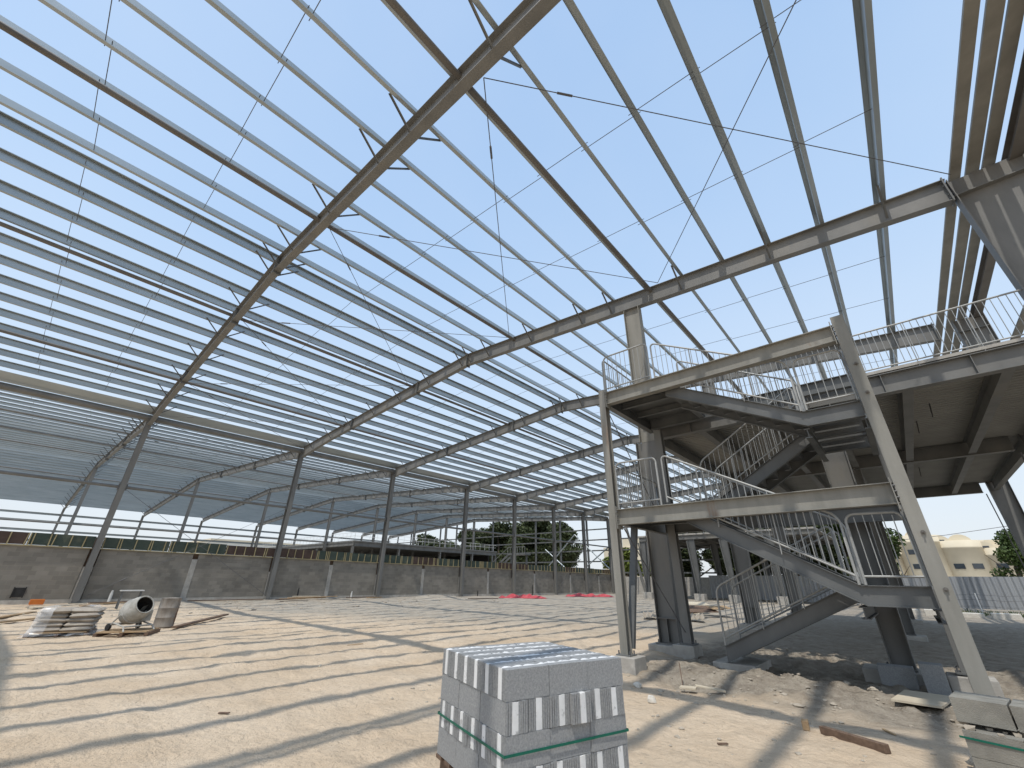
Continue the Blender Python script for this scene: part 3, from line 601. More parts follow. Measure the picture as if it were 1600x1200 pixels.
for i in (3, 4):
    mb = MB(); mb.tube([(17.25, FY[i]-.2, 5.4), (18.0, FY[i]+4.5, .6)], .02, 6); o = mb.build('brace_rod', M['rod']); tag(o, 'long diagonal rod between right side columns under the mezzanine, %s bay' % ORD[i-1], 'rod', 'right side bracing rods')
# hanger bits under the decking
for k, (x, y) in enumerate(((15.2, 11.9), (14.95, 13.4), (15.05, 20.5))):
    mb = MB(); mb.bar((0, 0, -.38), (.05, .03, .0), .03, .012); o = mb.build('deck_hanger', M['rod'], mz); o.location = Vector((x, y, 5.95))-mz.location; o.matrix_parent_inverse = Matrix()
# far mezzanine across the sand
fm = thing('mezzanine', 'dark far mezzanine platform at the end of the sand, seen behind the stair legs', 'mezzanine', (-1, 41, 5.4))
for y in (FY[6], FY[7], FY[8]-.3): zbeam((-7.0, y, 5.75), (8.6, y, 5.75), .4, .2, 'steel', 'beam', fm)
for k in range(11): zbeam((-6.8+k*1.5, FY[6]+.1, 5.72), (-6.8+k*1.5, FY[8]-.4, 5.72), .3, .15, 'steel', 'beam', fm)
MB().box(-7.1, 8.7, FY[6]-.1, FY[8]-.2, 5.76, 5.9).build('deck_slab', M['conc'], fm)
for k, (x, y) in enumerate(((-6.6, FY[6]), (-1.55, FY[6]), (1.45, FY[6]), (5.2, FY[6]), (-6.6, FY[7]), (-1.55, FY[7]), (3.0, FY[7]), (6.5, FY[7]))):
    t = thing('mezzanine_column', 'pale grey tapered column under the far mezzanine, %s along the %s row' % (ORD[k % 4], 'front' if k < 4 else 'back'), 'column', (x, y, 0), 'columns of the far mezzanine')
    icol(x-.36, x+.26, y, .6, 5.34, .26, x-.2, x+.2).build('column_shaft', M['stair'], t)
    mb = MB(); mb.bar((x-.3, y-.5, 5.2), (x-.1, y-.1, .8), .12, .1, (1, 0, 0)); mb.build('raking_strut', M['stair'], t)
    ped(x, y, .58, .9, .8, 1, None, 'tall concrete footing under the far mezzanine, %s along the %s row' % (ORD[k % 4], 'front' if k < 4 else 'back'), 'footings of the far mezzanine')
# platform in the hall beyond the wall
lm = thing('mezzanine', 'wide dark platform with thin handrail beyond the block wall', 'mezzanine', (-40, 26.3, 5.5))
MB().box(-72, -39.7, 26.2, 53.5, 5.72, 5.9).build('deck_slab', M['steel'], lm)
mb = MB(); mb.ibeam((-72, 26.3, 5.71), (-39.8, 26.3, 5.71), .45, .2); mb.build('beam', M['steel'], lm)
mb = MB(); mb.ibeam((-39.85, 26.4, 5.71), (-39.85, 53.4, 5.71), .5, .2); mb.build('beam', M['steel'], lm)
for k in range(20): mb = MB(); mb.ibeam((-71.5, 27.5+k*1.35, 5.7), (-40, 27.5+k*1.35, 5.7), .32, .15); mb.build('beam', M['steel'], lm)
for y in (26.3, 33.4, 40.9, 47.7, 53.3):
    for x in (-40, -50, -60, -70): icol(x-.2, x+.2, y, 0, 5.2, .24).build('leg', M['steel'], lm)
mb = MB()
for z in (6.45, 6.9): mb.tube([(-71.8, 26.35, z), (-39.9, 26.35, z), (-39.9, 53.3, z)], .022, 6)
for k in range(30): mb.tube([(-71.8+k*1.1, 26.35, 5.9), (-71.8+k*1.1, 26.35, 6.9)], .02, 6)
for k in range(25): mb.tube([(-39.9, 26.35+k*1.1, 5.9), (-39.9, 26.35+k*1.1, 6.9)], .02, 6)
mb.build('railing', M['pipe'], lm)
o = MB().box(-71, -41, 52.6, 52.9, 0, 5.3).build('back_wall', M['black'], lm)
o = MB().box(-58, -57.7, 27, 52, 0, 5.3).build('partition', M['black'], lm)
# ------------------------------------------------------------------ gable end steel
for k in range(14):
    x = XE+3.5+k*5.05
    if x > -4: continue
    o = icol(x-.13, x+.13, FY[8]+.25, 0, roofz(x)-.05, .2).build('gable_post', M['stair']); tag(o, 'slim gable post at the far end, %s from the left' % ORD[k], 'post', 'gable posts at the far end')
for k, z in enumerate((2.6, 4.1, 5.6, 7.1, 8.6)):
    mb = MB(); mb.bar((XE, FY[8]+.45, z), (-4, FY[8]+.45, z), .08, .18); o = mb.build('gable_girt', M['stair']); tag(o, 'long horizontal girt across the far gable, %s from below' % ORD[k], 'girt', 'girts of the far gable')
for k, (a, b) in enumerate((((-30, 3.0), (-24.2, 8.0)), ((-24.2, 8.0), (-18.4, 3.0)), ((-30, 6.0), (-24.5, 2.0)), ((-24.5, 2.0), (-18.4, 6.0)))):
    mb = MB(); mb.tube([(a[0], FY[8]+.1, a[1]), (b[0], FY[8]+.1, b[1])], .09, 10); o = mb.build('gable_brace', M['galv']); tag(o, 'pale tubular diagonal brace in the far gable, %s of the cross' % ORD[k], 'brace', 'gable braces')
for k, (x0, x1) in enumerate(((-15.6, -13.4), (-12.2, -13.0), (-10.0, -12.2))):
    mb = MB(); mb.bar((x1, FY[8]+.3, 0), (x0, FY[8]+.3, 9.3), .22, .3); o = mb.build('raking_post', M['steel']); tag(o, 'leaning grey post at the far end right of the wall, %s from the left' % ORD[k], 'post', 'leaning posts at the far end')
fs = thing('staircase', 'small distant steel stair with landing in front of the far gable', 'staircase', (-33, 50, 0))
mb = MB()
for s in (0, 1.0): mb.bar((-37.5, 49+s, 2.2), (-33, 49+s, 5.0), .06, .3)
mb.build('stringer', M['stair'], fs); MB().box(-33, -29.5, 48.8, 50.3, 4.95, 5.15).build('landing_plate', M['stair'], fs)
mb = MB()
for k in range(8): mb.tube([(-33+k*.5, 48.85, 5.1), (-33+k*.5, 48.85, 6.1)], .025, 5)
mb.tube([(-33, 48.85, 6.1), (-29.5, 48.85, 6.1)], .025, 6); mb.tube([(-37.5, 49, 3.3), (-33, 49, 6.1)], .025, 6); mb.build('railing', M['rail'], fs)
mb = MB()
for x in (-32.8, -29.7): mb.box(x-.1, x+.1, 49.4, 49.6, 0, 4.95)
mb.build('leg', M['stair'], fs)
# ------------------------------------------------------------------ stacked insulation blocks
def block_mesh(o, sd_):
    rn = random.Random(sd_); mb = MB(); L, W, H = .392, .194, .196; cut = lambda: rn.uniform(-.003, .003)
    for y0, y1 in ((-W/2, o-.027), (o+.027, W/2)):
        mb.hexa([(-L/2+cut(), y0, 0), (L/2+cut(), y0, 0), (L/2+cut(), y1, 0), (-L/2+cut(), y1, 0), (-L/2+cut(), y0, H+cut()), (L/2+cut(), y0, H+cut()), (L/2+cut(), y1, H+cut()), (-L/2+cut(), y1, H+cut())])
    for e in (-1, 1):
        for k in range(3):
            for yy in (-W/2+.012+k*.02, W/2-.012-k*.02):
                if abs(yy-o) > .036: mb.box(e*(L/2-.004), e*(L/2+.005), yy-.006, yy+.006, 0, H-.004)
    me = mb.mesh('concrete_leaf', M['block']); f = MB(); N = 16; V = []; F = []
    for i in range(N+1):
        x = -.1985+.397*i/N
        for j, yy in enumerate((o-.0265, o+.0265)): V += [(x, yy+rn.uniform(-.002, .002), .0), (x, yy+rn.uniform(-.002, .002), .194+rn.uniform(-.004, .005))]
    for i in range(N):
        q = 4*i; F += [(q, q+4, q+5, q+1), (q+3, q+7, q+6, q+2), (q+1, q+5, q+7, q+3), (q+2, q+6, q+4, q)]
    F += [(0, 1, 3, 2), (4*N+2, 4*N+3, 4*N+1, 4*N)]
    return me, f.poly(V, F).mesh('foam_insert', M['foam'])
BLKS = [block_mesh(o, k) for k, o in enumerate((0, .014, -.013, .006, -.022))]
M['oldblock'] = mat('dusty_old_block', (.20, .19, .165), (.31, .295, .255), 5, .95, 0, .7, 120, c3=(.38, .35, .29), c3scale=3, c3thr=(.55, .7))
BLK2 = MB().box(-.196, .196, -.097, .097, 0, .196).mesh('solid_block', M['oldblock'])
ang = math.atan2(.16-.39, 10.90-9.82)      # left (long shadow) face direction
pc = Vector((11.14, -.10, 0)); ex = Vector((math.cos(math.radians(163)), math.sin(math.radians(163)), 0)); ey = Vector((-ex.y, ex.x, 0)); ey = ey if ey.dot(Vector((.5, 1.03, 0))) > 0 else -ey
PB = math.atan2(ex.y, ex.x)
SIDE = ['nearest corner', 'second from the near corner', 'third from the near corner', 'fourth from the near corner', 'fifth from the near corner', 'far corner']
ROWN = ['right face row', 'middle row', 'back row']
LAYN = ['top', 'second', 'third', 'bottom']
rb = random.Random(11)
for lay in range(4):
    z = .784-lay*.199
    for i in range(6):
        for j in range(3):
            # even layers: block length along ey (right face shows long sides); odd layers turned
            if lay % 2 == 0:
                c = pc+ex*(.1+i*.197)+ey*(.2+j*.397); rot = PB+math.pi/2; vis = lay == 0 or i in (0,) or j == 0
            else:
                c = pc+ex*(.2+j*.397)+ey*(.1+i*.197); rot = PB; vis = i == 0 or j == 0
            if not vis: continue
            c = c+ex*rb.uniform(-.004, .004)+ey*rb.uniform(-.004, .004)
            if lay == 1 and i in (3,) and j == 0: c = c-ex*.03
            if lay == 0: nm = 'insulation block in the top layer, %s in the %s' % (SIDE[i], ROWN[j])
            elif lay == 1: nm = 'insulation block, second layer, %s' % (('%s on the right face' % SIDE[i]) if j == 0 else 'left face, %s' % ('middle' if j == 1 else 'far end'))
            elif lay == 2: nm = 'insulation block, strapped third layer, %s' % (('%s on the left face' % SIDE[i]) if j == 0 else 'right face, %s' % ('middle' if j == 1 else 'far end'))
            else: nm = 'insulation block, bottom layer, %s' % (('%s on the right face' % SIDE[i]) if j == 0 else 'left face, %s' % ('middle' if j == 1 else 'far end'))
            b = thing('insulation_block', nm, 'block', (c.x, c.y, z), 'insulation blocks stacked in the foreground', rot+rb.uniform(-.016, .016))
            bm_ = BLKS[rb.randrange(5)]; part('concrete_leaf', bm_[0], b); part('foam_insert', bm_[1], b)
pal = thing('pallet', 'low dark red timber pallet under the foreground block stack', 'pallet', (pc.x, pc.y, 0))
pm = MB()
for k in range(3): pm.box(-.0, 1.2, .05+k*.5, .17+k*.5, .02, .155)
mt = Matrix.Translation((pc.x, pc.y, 0)) @ Matrix(((ex.x, ey.x, 0, 0), (ex.y, ey.y, 0, 0), (0, 0, 1, 0), (0, 0, 0, 1)))
pm.xform(mt).build('bearer', M['oldwood'], pal); pm = MB()
for k in range(7): pm.box(.0+k*.18, .11+k*.18, -.0, 1.2, .159, .184)
pm.xform(mt).build('deck_board', M['oldwood'], pal)
sm = MB()
def strap(p, q, zz): sm.bar(p, q, .003, .016)
zst = .475
c0 = pc-ex*.008-ey*.008; c1 = pc+ex*1.2-ey*.008; c2 = pc+ex*1.2+ey*1.2; c3 = pc-ex*.008+ey*1.2
for p, q, za, zb in ((c0, c1, zst, zst-.0), (c1, c2, zst, zst), (c2, c3, zst, zst), (c3, c0, zst, zst)): sm.bar((p.x, p.y, za), (q.x, q.y, zb), .003, .017)
o = sm.build('strap', M['strap']); tag(o, 'green plastic strap round the foreground block stack', 'strap')
# second stack at lower right
q0 = Vector((13.565, 3.85, 0)); qx = Vector((.985, -.17, 0)).normalized(); qy = Vector((.17, .985, 0)).normalized(); QB = math.atan2(qx.y, qx.x)
for lay, (z, n) in enumerate(((.40, 2), (.16, 2), (-.04, 2))):
    for i in range(3):
        for j in range(n):
            off = 0 if lay else .0
            c = q0+qx*(.2+i*.41)+qy*(.1+j*.205+off)
            if lay: c = c+qx*.03-qy*.12
            b = thing('insulation_block', 'grey block by the right stair leg, %s course, %s in %s row' % (['upper', 'middle', 'lowest'][lay], ORD[i], ['front', 'back'][j]), 'block', (c.x, c.y, z+gz0(c.x, c.y)), 'blocks stacked by the right stair leg', QB+rb.uniform(-.02, .02))
            part('concrete_leaf', BLK2, b)
mb = MB()
for k in range(26):
    c = q0+qx*rb.uniform(0, 1.2)+qy*rb.uniform(-.1, .28); r = rb.uniform(.015, .04); mb.hexa([(c.x+sx_*r*rb.uniform(.6, 1.3), c.y+sy_*r*rb.uniform(.6, 1.3), .357+(sz_ > 0)*r*.9) for sx_, sy_, sz_ in ((-1, -1, -1), (1, -1, -1), (1, 1, -1), (-1, 1, -1), (-1, -1, 1), (1, -1, 1), (1, 1, 1), (-1, 1, 1))])
o = mb.build('mortar_rubble', M['rubble']); tag(o, 'broken mortar crumbs between courses of the right hand stack', 'rubble', kind='stuff')
mb = MB(); a = q0+qx*-.0-qy*.125; b_ = q0+qx*1.3-qy*.125; mb.bar((a.x, a.y, .30), (b_.x, b_.y, .27), .003, .017); o = mb.build('strap', M['strap']); tag(o, 'green plastic strap round the block stack by the right stair leg', 'strap')
# ------------------------------------------------------------------ cement bags, mixer, drum
def bag_mesh(seed):
    rn = random.Random(seed); mb = MB(); nx_, ny_ = 14, 8; V = []; F = []
    for top in (1, -1):
        for j in range(ny_+1):
            for i in range(nx_+1):
                u, v = i/nx_*2-1, j/ny_*2-1; e = (1-abs(u)**5)*(1-abs(v)**4); z = .064*max(0, e)**.24*top
                z += .010*noise.noise(Vector((u*2.5+seed, v*2.5, top))) if e > 0 else 0
                V.append((v*.215*(1+.03*noise.noise(Vector((u*2, seed, 0)))), u*.325*(1-.02*abs(v)), z+.06))
    n1 = (nx_+1)*(ny_+1)
    for j in range(ny_):
        for i in range(nx_):
            a = j*(nx_+1)+i; F.append((a+nx_+1, a+nx_+2, a+1, a)); F.append((n1+a, n1+a+1, n1+a+nx_+2, n1+a+nx_+1))
    mb.poly(V, F, True); return mb.mesh('cement_bag', M['bag'])
BG = [bag_mesh(k) for k in range(4)]
BX, BY, BR_ = -4.75, -1.18, -.30
def pallet(x, y, rz, lb, lx=1.0, ly=1.2):
    p = thing('pallet', lb, 'pallet', (x, y, gz0(x, y)), None, rz); a = MB()
    for yy in (-.5, 0, .5): a.box(-lx/2, lx/2, yy*ly-.04, yy*ly+.04, .0, .09)
    part('bearer', a.mesh('bearer', M['oldwood']), p); a = MB(); n = 7
    for k in range(n): xx = -lx/2+.05+(lx-.1)*k/(n-1); a.box(xx-.05, xx+.05, -ly/2, ly/2, .09, .115)
    part('deck_board', a.mesh('deck_board', M['wood']), p); return p
pallet(BX, BY, BR_, 'timber pallet under the wrapped cement bags')
cs, sn = math.cos(BR_), math.sin(BR_)
rb = random.Random(4)
for lay in range(5):
    for k in range(4):
        lx_, ly_ = (-.21+.42*(k % 2), -.31+.62*(k // 2)); lx_ += rb.uniform(-.03, .03)-lay*.012; ly_ += rb.uniform(-.03, .03)+lay*.02
        o = bpy.data.objects.new('cement_bag', BG[(lay+k) % 4]); COL.objects.link(o); o.location = (BX+lx_*cs-ly_*sn, BY+lx_*sn+ly_*cs, .10+lay*.112+gz0(BX, BY)); o.rotation_euler = (rb.uniform(-.04, .04), rb.uniform(-.04, .04), BR_+rb.uniform(-.06, .06))
        tag(o, 'dusty paper cement bag, %s layer from the pallet, %s %s' % (ORD[lay], 'front' if k % 2 else 'back', 'right' if k // 2 else 'left'), 'bag', 'cement bags stacked on a pallet')
# film: draped skirt around stack
mb = MB(); V = []; F = []; N = 64; prof = [(.70, 0.02), (.60, .05), (.56, .22), (.54, .45), (.53, .62), (.46, .70), (.30, .715)]
for j, (rr, zz) in enumerate(prof):
    for i in range(N):
        t = 2*math.pi*i/N; cx_, cy_ = math.cos(t), math.sin(t); k = 1/max(abs(cx_), abs(cy_))**.8
        w_ = 1+.05*noise.noise(Vector((cx_*4, cy_*4, zz*5)))+(.30*noise.noise(Vector((cx_*3, cy_*3, 2))) if j < 1 else 0)
        lx_, ly_ = cx_*rr*k*.92*w_, cy_*rr*k*1.14*w_; V.append((BX+lx_*cs-ly_*sn, BY+lx_*sn+ly_*cs, zz+.03*noise.noise(Vector((cx_*5, cy_*5, zz*3)))+.02))
for j in range(len(prof)-1):
    for i in range(N):
        t = i/N
        if j > 0 and (.93 < t or t < .13): continue
        F.append((j*N+i, j*N+(i+1) % N, (j+1)*N+(i+1) % N, (j+1)*N+i))
mb.poly(V, F, True); o = mb.build('plastic_wrap', M['film']); tag(o, 'torn clear plastic wrap hanging round the cement bags', 'plastic sheet')
# mixer
MX, MYY = -3.75, .12
pallet(MX, MYY, .42-.9, 'timber pallet carrying the cement mixer', 1.0, 1.15)
mg = gz0(MX, MYY)+.115
mx_ = thing('cement_mixer', 'small grey cement mixer with tilted egg shaped drum on a pallet', 'mixer', (MX, MYY, mg))
ax = Vector((.80, .33, .44)).normalized(); rq = ax.to_track_quat('Z', 'Y').to_matrix().to_4x4()
T = Matrix.Translation((MX-.04, MYY, mg+.50)) @ rq
d = MB(); d.lathe([(0, -.40), (.14, -.39), (.24, -.33), (.315, -.20), (.335, -.05), (.325, .06), (.30, .20), (.262, .29), (.238, .325), (.228, .325)], 32, T)
drum = d.build('drum', M['mixer'], mx_)
d = MB(); d.lathe([(.227, .324), (.24, .28), (.28, .19), (.30, .06), (.31, -.05), (.29, -.19), (.22, -.31), (0, -.36)], 32, T); d.build('drum_lining', M['lining'], drum)
d = MB(); d.lathe([(.23, .323), (.252, .33), (.252, .352), (.23, .358), (.217, .34)], 32, T); d.lathe([(.337, -.07), (.352, -.06), (.352, -.03), (.337, -.02)], 32, T); d.build('rim', M['mixer'], drum)
d = MB()
for k in range(3):
    t = 2*math.pi*k/3; d.poly([T @ Vector((math.cos(t+q)*r_, math.sin(t+q)*r_, z_)) for q, r_, z_ in ((0, .28, -.15), (0, .13, -.12), (.35, .12, .12), (.35, .27, .14))], [(0, 1, 2, 3), (3, 2, 1, 0)])
d.build('paddle', M['mixer'], drum)
d = MB(); B = Vector((MX, MYY, mg)); sv = Vector((-ax.y, ax.x, 0)).normalized(); hv = Vector((ax.x, ax.y, 0)).normalized()
for s in (-1, 1):
    d.tube([B+sv*.37*s+hv*-.30, B+sv*.37*s+hv*-.22+up*.20, B+sv*.36*s+up*.40], .022, 8); d.tube([B+sv*.37*s+hv*-.22+up*.20, B+sv*.37*s+hv*.30+up*.12, B+sv*.40*s+hv*.42], .022, 8)
d.tube([B+sv*-.37+hv*.34+up*.12, B+sv*.37+hv*.34+up*.12], .022, 8); d.tube([B+sv*-.37+hv*-.24+up*.15, B+sv*.37+hv*-.24+up*.15], .022, 8); d.build('frame', M['mixer'], mx_)
for s in (-1, 1): d = MB(); d.tube([B+sv*.36*s+hv*-.30+up*.09, B+sv*.42*s+hv*-.30+up*.09], .09, 16); d.build('wheel', M['black'], mx_)
d = MB(); d.box(-.12, .12, -.10, .10, -.14, .14); d.xform(Matrix.Translation(B+sv*.42+hv*-.12+up*.34)); d.build('motor_box', M['mixer'], mx_)
# oil drum
bx, by = -5.42, 1.25
t = thing('oil_drum', 'tall stained steel drum streaked with cement and rust', 'drum', (bx, by, gz0(bx, by)))
d = MB(); d.lathe([(0, .0), (.27, .0), (.285, .02), (.28, .03), (.28, .27), (.292, .285), (.28, .30), (.28, .55), (.292, .565), (.28, .58), (.28, .84), (.288, .855), (.275, .86), (.268, .84), (.268, .70), (0, .70)], 32); part('drum_body', d.mesh('drum_body', M['barrel']), t)
# trestle, box, planks and rubble along the wall
t = thing('trestle', 'white topped low trestle standing behind the cement mixer', 'trestle', (-13.6, 1.4, gz0(-13.6, 1.4)))
d = MB(); d.box(-.2, .2, -.42, .42, .72, .76); part('trestle_top', d.mesh('trestle_top', M['pipe']), t)
for s in (-.34, .34):
    for q in (-.18, .18): d = MB(); d.bar((q, s, 0), (q*.5, s, .72), .05, .05); part('trestle_leg', d.mesh('trestle_leg', M['stair']), t)
o = MB().box(-.16, .16, -.24, .24, 0, .22).build('plastic_crate', M['orange'], None, .02); o.location = (-17.2, -1.35, .22); tag(o, 'small orange plastic crate by the block wall', 'crate')
def plank(a, b, wd, th, m, lb, grp='loose timber on the ground', nm='timber_plank'):
    a, b = Vector(a), Vector(b); c = (a+b)/2; mb = MB(); mb.bar(a-c, b-c, wd, th); o = mb.build(nm, M[m], None, .004); o.location = c; return tag(o, lb, 'timber', grp)
plank((-4.45, 1.35, .06), (-8.2, 3.9, .10), .18, .05, 'oldwood', 'long dark plank pointing away right of the stained drum')
PLK = [((-10, -2.9, .1), (-13.5, -1.5, .12), 'wood'), ((-9.0, -2.6, .08), (-10.6, -1.2, .1), 'wood'), ((-14.5, -1.6, .2), (-17, .3, .22), 'palewood'), ((-15.0, .0, .24), (-17.2, 1.9, .25), 'wood'), ((-16.6, .4, .26), (-17.3, 2.9, .28), 'oldwood'),
       ((-16.4, 9.2, .26), (-17.0, 12.4, .27), 'wood'), ((-16.7, 9.8, .30), (-16.9, 13.2, .33), 'wood'), ((-17.0, 10.2, .37), (-16.7, 11.9, .36), 'palewood'), ((-17.4, 4.6, .23), (-17.5, 8.6, .22), 'oldwood'), ((-16.2, 8.9, .24), (-16.8, 10.9, .24), 'oldwood'),
       ((-16.9, 15.6, .2), (-17.2, 17.0, .2), 'wood'), ((-13.4, 22.5, .12), (-13.0, 25.5, .1), 'oldwood'), ((-17.2, 14.1, .22), (-17.1, 16.2, .24), 'oldwood')]
WH = ['left edge of the sand, nearest', 'left edge of the sand, second', 'below the nearest column, pale', 'below the nearest column, brown', 'dark, right of the nearest column', 'before the second bay wall, lowest', 'before the second bay wall, across the heap', 'pale, on top of the heap in the second bay', 'dark, lying along the first bay wall', 'dark, at the near end of the second bay heap', 'short, before the third column', 'dark, right of the sand heap', 'dark, left of the third column']
for (a, b, m), lb in zip(PLK, WH): plank(a, b, .2, .045, m, 'loose plank on the ground, '+lb)
rb = random.Random(21)
def rock(r, m, seed, flat=.7):
    V = []; F = []; n1, n2 = 8, 5; rn = random.Random(seed)
    for j in range(n2+1):
        for i in range(n1):
            a, p = 2*math.pi*i/n1, math.pi*j/n2; v = Vector((math.sin(p)*math.cos(a), math.sin(p)*math.sin(a), math.cos(p)*flat)); k = r*(1+.35*noise.noise(v*1.6+Vector((seed*3.1, 0, 0)))); V.append(v*k)
    for j in range(n2):
        for i in range(n1): F.append((j*n1+i, (j+1)*n1+i, (j+1)*n1+(i+1) % n1, j*n1+(i+1) % n1))
    return MB().poly(V, F).mesh('stone', M[m])
RK = [rock(1, 'stone', k) for k in range(4)]; RU = [rock(1, 'rubble', k+9) for k in range(5)]
for x, y, r, lb in ((9.62, 4.95, .075, 'round pale stone on the sand just right of the block stack'), (10.25, 4.12, .07, 'pointed white stone on the sand below the round one')):
    o = bpy.data.objects.new('stone', RK[0 if r > .072 else 2]); COL.objects.link(o); o.location = (x, y, gz(x, y)+r*.45); o.scale = (r, r*.9, r*(1 if r > .072 else 1.25)); tag(o, lb, 'stone')
peb = MB()
for k in range(520):
    if k < 190: x, y = rb.gauss(11.3, 1.7), rb.gauss(6.3, .9)
    elif k < 330: x, y = rb.uniform(7, 14), rb.uniform(1.5, 6)
    elif k < 420: x, y = rb.uniform(9, 17), rb.uniform(9, 20)
    else: x, y = rb.uniform(-17, -10), rb.uniform(-2, 26)
    r = rb.uniform(.008, .03) if k < 420 else rb.uniform(.03, .09)
    if k < 190 and k % 6 == 0: r *= 2.0
    me = RU[k % 5]; z = gz(x, y); s = Vector((r*rb.uniform(.7, 1.4), r*rb.uniform(.7, 1.4), r*.7)); rzm = Matrix.Rotation(rb.uniform(0, 6), 3, 'Z')
    peb.poly([Vector((x, y, z+r*.2))+rzm @ Vector((v.co.x*s.x, v.co.y*s.y, v.co.z*s.z)) for v in me.vertices], [tuple(p.vertices) for p in me.polygons])
o = peb.build('gravel', M['rubble']); tag(o, 'scattered gravel and mortar crumbs over the sand', 'gravel', kind='stuff')
for k, (x, y, a, L, m) in enumerate(((6.6, -.4, .5, .16, 'oldwood'), (8.6, 1.6, 1.9, .22, 'wood'), (4.4, 1.9, 2.6, .30, 'palewood'), (7.4, 3.6, .2, .25, 'oldwood'), (2.2, 3.9, 1.2, .4, 'wood'), (9.05, 3.1, 2.2, .14, 'oldwood'), (11.6, 2.9, .9, .12, 'oldwood'), (12.9, 4.9, 2.4, .16, 'wood'))):
    dx, dy = math.cos(a)*L/2, math.sin(a)*L/2
    plank((x-dx, y-dy, gz(x-dx, y-dy)+.012), (x+dx, y+dy, gz(x+dx, y+dy)+.02), .03, .014, m, 'small wood splinter lying on the sand, %s' % ['nearest the left corner', 'left of the block stack', 'pale, in the middle of the sand', 'dark, behind the block stack', 'longest, far from the stack', 'dark, close beside the stack', 'dark, right of the block stack', 'beside the square timber'][k], 'wood splinters on the sand', 'wood_splinter')
plank((12.33, 4.2, gz(12.4, 4.15)+.045), (12.95, 3.74, gz(12.95, 3.74)+.04), .075, .075, 'oldwood', 'dark square timber offcut on the sand right of the block stack', nm='timber_offcut')
plank((12.15, 4.30, .045), (12.17, 4.16, .05), .07, .09, 'wood', 'small upright wood offcut on the sand behind the timber', nm='timber_offcut')
plank((10.45, 5.35, .05), (10.85, 5.55, -.0), .09, .025, 'palewood', 'pale board end sticking from the pit by the stair footing', nm='timber_offcut')
plank((10.25, 5.2, .02), (10.5, 5.25, .03), .16, .03, 'palewood', 'short pale board lying flat by the pit', nm='timber_offcut')
mb = MB(); mb.tube([(9.98, 5.95, .25), (10.2, 5.45, -.03)], .008, 5); o = mb.build('rebar', M['oldwood']); tag(o, 'thin rusty bar leaning in the pit by the stair footing', 'rebar')
o = MB().hexa([(12.92, 6.15, .10), (13.45, 6.25, .08), (13.62, 7.3, .06), (13.05, 7.2, .08), (12.92, 6.15, .125), (13.45, 6.25, .105), (13.62, 7.3, .085), (13.05, 7.2, .105)]).build('plywood_board', M['palewood']); tag(o, 'pale plywood board lying beside the right stair leg', 'board')
for k, (x, y, wx, h) in enumerate(((13.45, 8.1, .3, .4), (12.95, 8.4, .5, .28))):
    o = MB().box(x-wx/2, x+wx/2, y-.15, y+.15, -.2, h).build('loose_block', M['block'], None, .006); tag(o, 'single grey block beside the mezzanine footing, %s' % ('taller one' if k == 0 else 'longer one'), 'block')
# corrugated sheets and scrap under the stair
rs = random.Random(5)
for k, (x, y, a, lx, ly, m) in enumerate(((5.0, 18.0, .4, 2.6, 1.0, 'rubble'), (4.3, 20.5, .1, 2.2, 1.0, 'palewood'), (5.3, 20.6, .9, 1.9, .5, 'oldwood'), (4.7, 22.3, .3, 2.4, .6, 'oldwood'), (5.9, 21.8, 1.3, 1.6, .4, 'wood'), (3.8, 23.4, .7, 2.0, .7, 'palewood'))):
    mb = MB(); P_ = []; Fq = []; n = 24 if k == 0 else 2
    for i in range(n+1):
        q = -lx/2+lx*i/n; zz = (.05*math.cos(i*math.pi/1.0) if k == 0 else 0)+.14+.06*k
        P_ += [(q, -ly/2, zz), (q, ly/2, zz+.12)]
    for i in range(n): Fq.append((2*i, 2*i+2, 2*i+3, 2*i+1))
    base = len(P_); P_ += [(p[0], p[1], p[2]-.02) for p in P_]; Fq += [tuple(base+i for i in reversed(f)) for f in Fq[:n]]
    Fq += [(0, 1, base+1, base), (2*n+1, 2*n, base+2*n, base+2*n+1)]
    for i in range(n): Fq += [(2*i+2, 2*i, base+2*i, base+2*i+2), (2*i+1, 2*i+3, base+2*i+3, base+2*i+1)]
    mb.poly(P_, Fq); o = mb.build('corrugated_sheet' if k == 0 else 'scrap_board', M[m]); o.location = (x, y, 0); o.rotation_euler = (0, 0, a); tag(o, ['wavy corrugated sheet lying in front of the scrap heap under the stairs', 'pale board at the back of the scrap heap under the stairs', 'dark narrow board across the scrap heap', 'dark wide board at the right of the scrap heap', 'short brown board on the scrap heap', 'pale board farthest away in the scrap heap'][k], 'scrap', 'scrap sheets and boards under the stairs')
# red tarps
for k, (x, y, lx, ly) in enumerate(((-13.2, 29.0, 1.2, 4.3), (-12.6, 39.3, 1.2, 5.2))):
    mb = MB(); V = []; F = []; n1, n2 = 10, 34
    for j in range(n2+1):
        for i in range(n1+1):
            u, v = i/n1*2-1, j/n2*2-1; e = (1-u*u)*(1-v**6); V.append((u*lx/2+.2*noise.noise(Vector((v*3, k, 0))), v*ly/2, max(.01, e*(.20+.28*noise.noise(Vector((u*1.7, v*5, k*7.0))))+.02)))
    for j in range(n2):
        for i in range(n1): a = j*(n1+1)+i; F.append((a, a+1, a+n1+2, a+n1+1))
    mb.poly(V, F, True); o = mb.build('tarpaulin', M['red']); o.location = (x, y, gz0(x, y)); o.rotation_euler = (0, 0, -.75); tag(o, 'crumpled red tarpaulin on the ground, %s' % ('left one, before the fifth column' if k == 0 else 'right one, beside the stair leg'), 'tarpaulin')
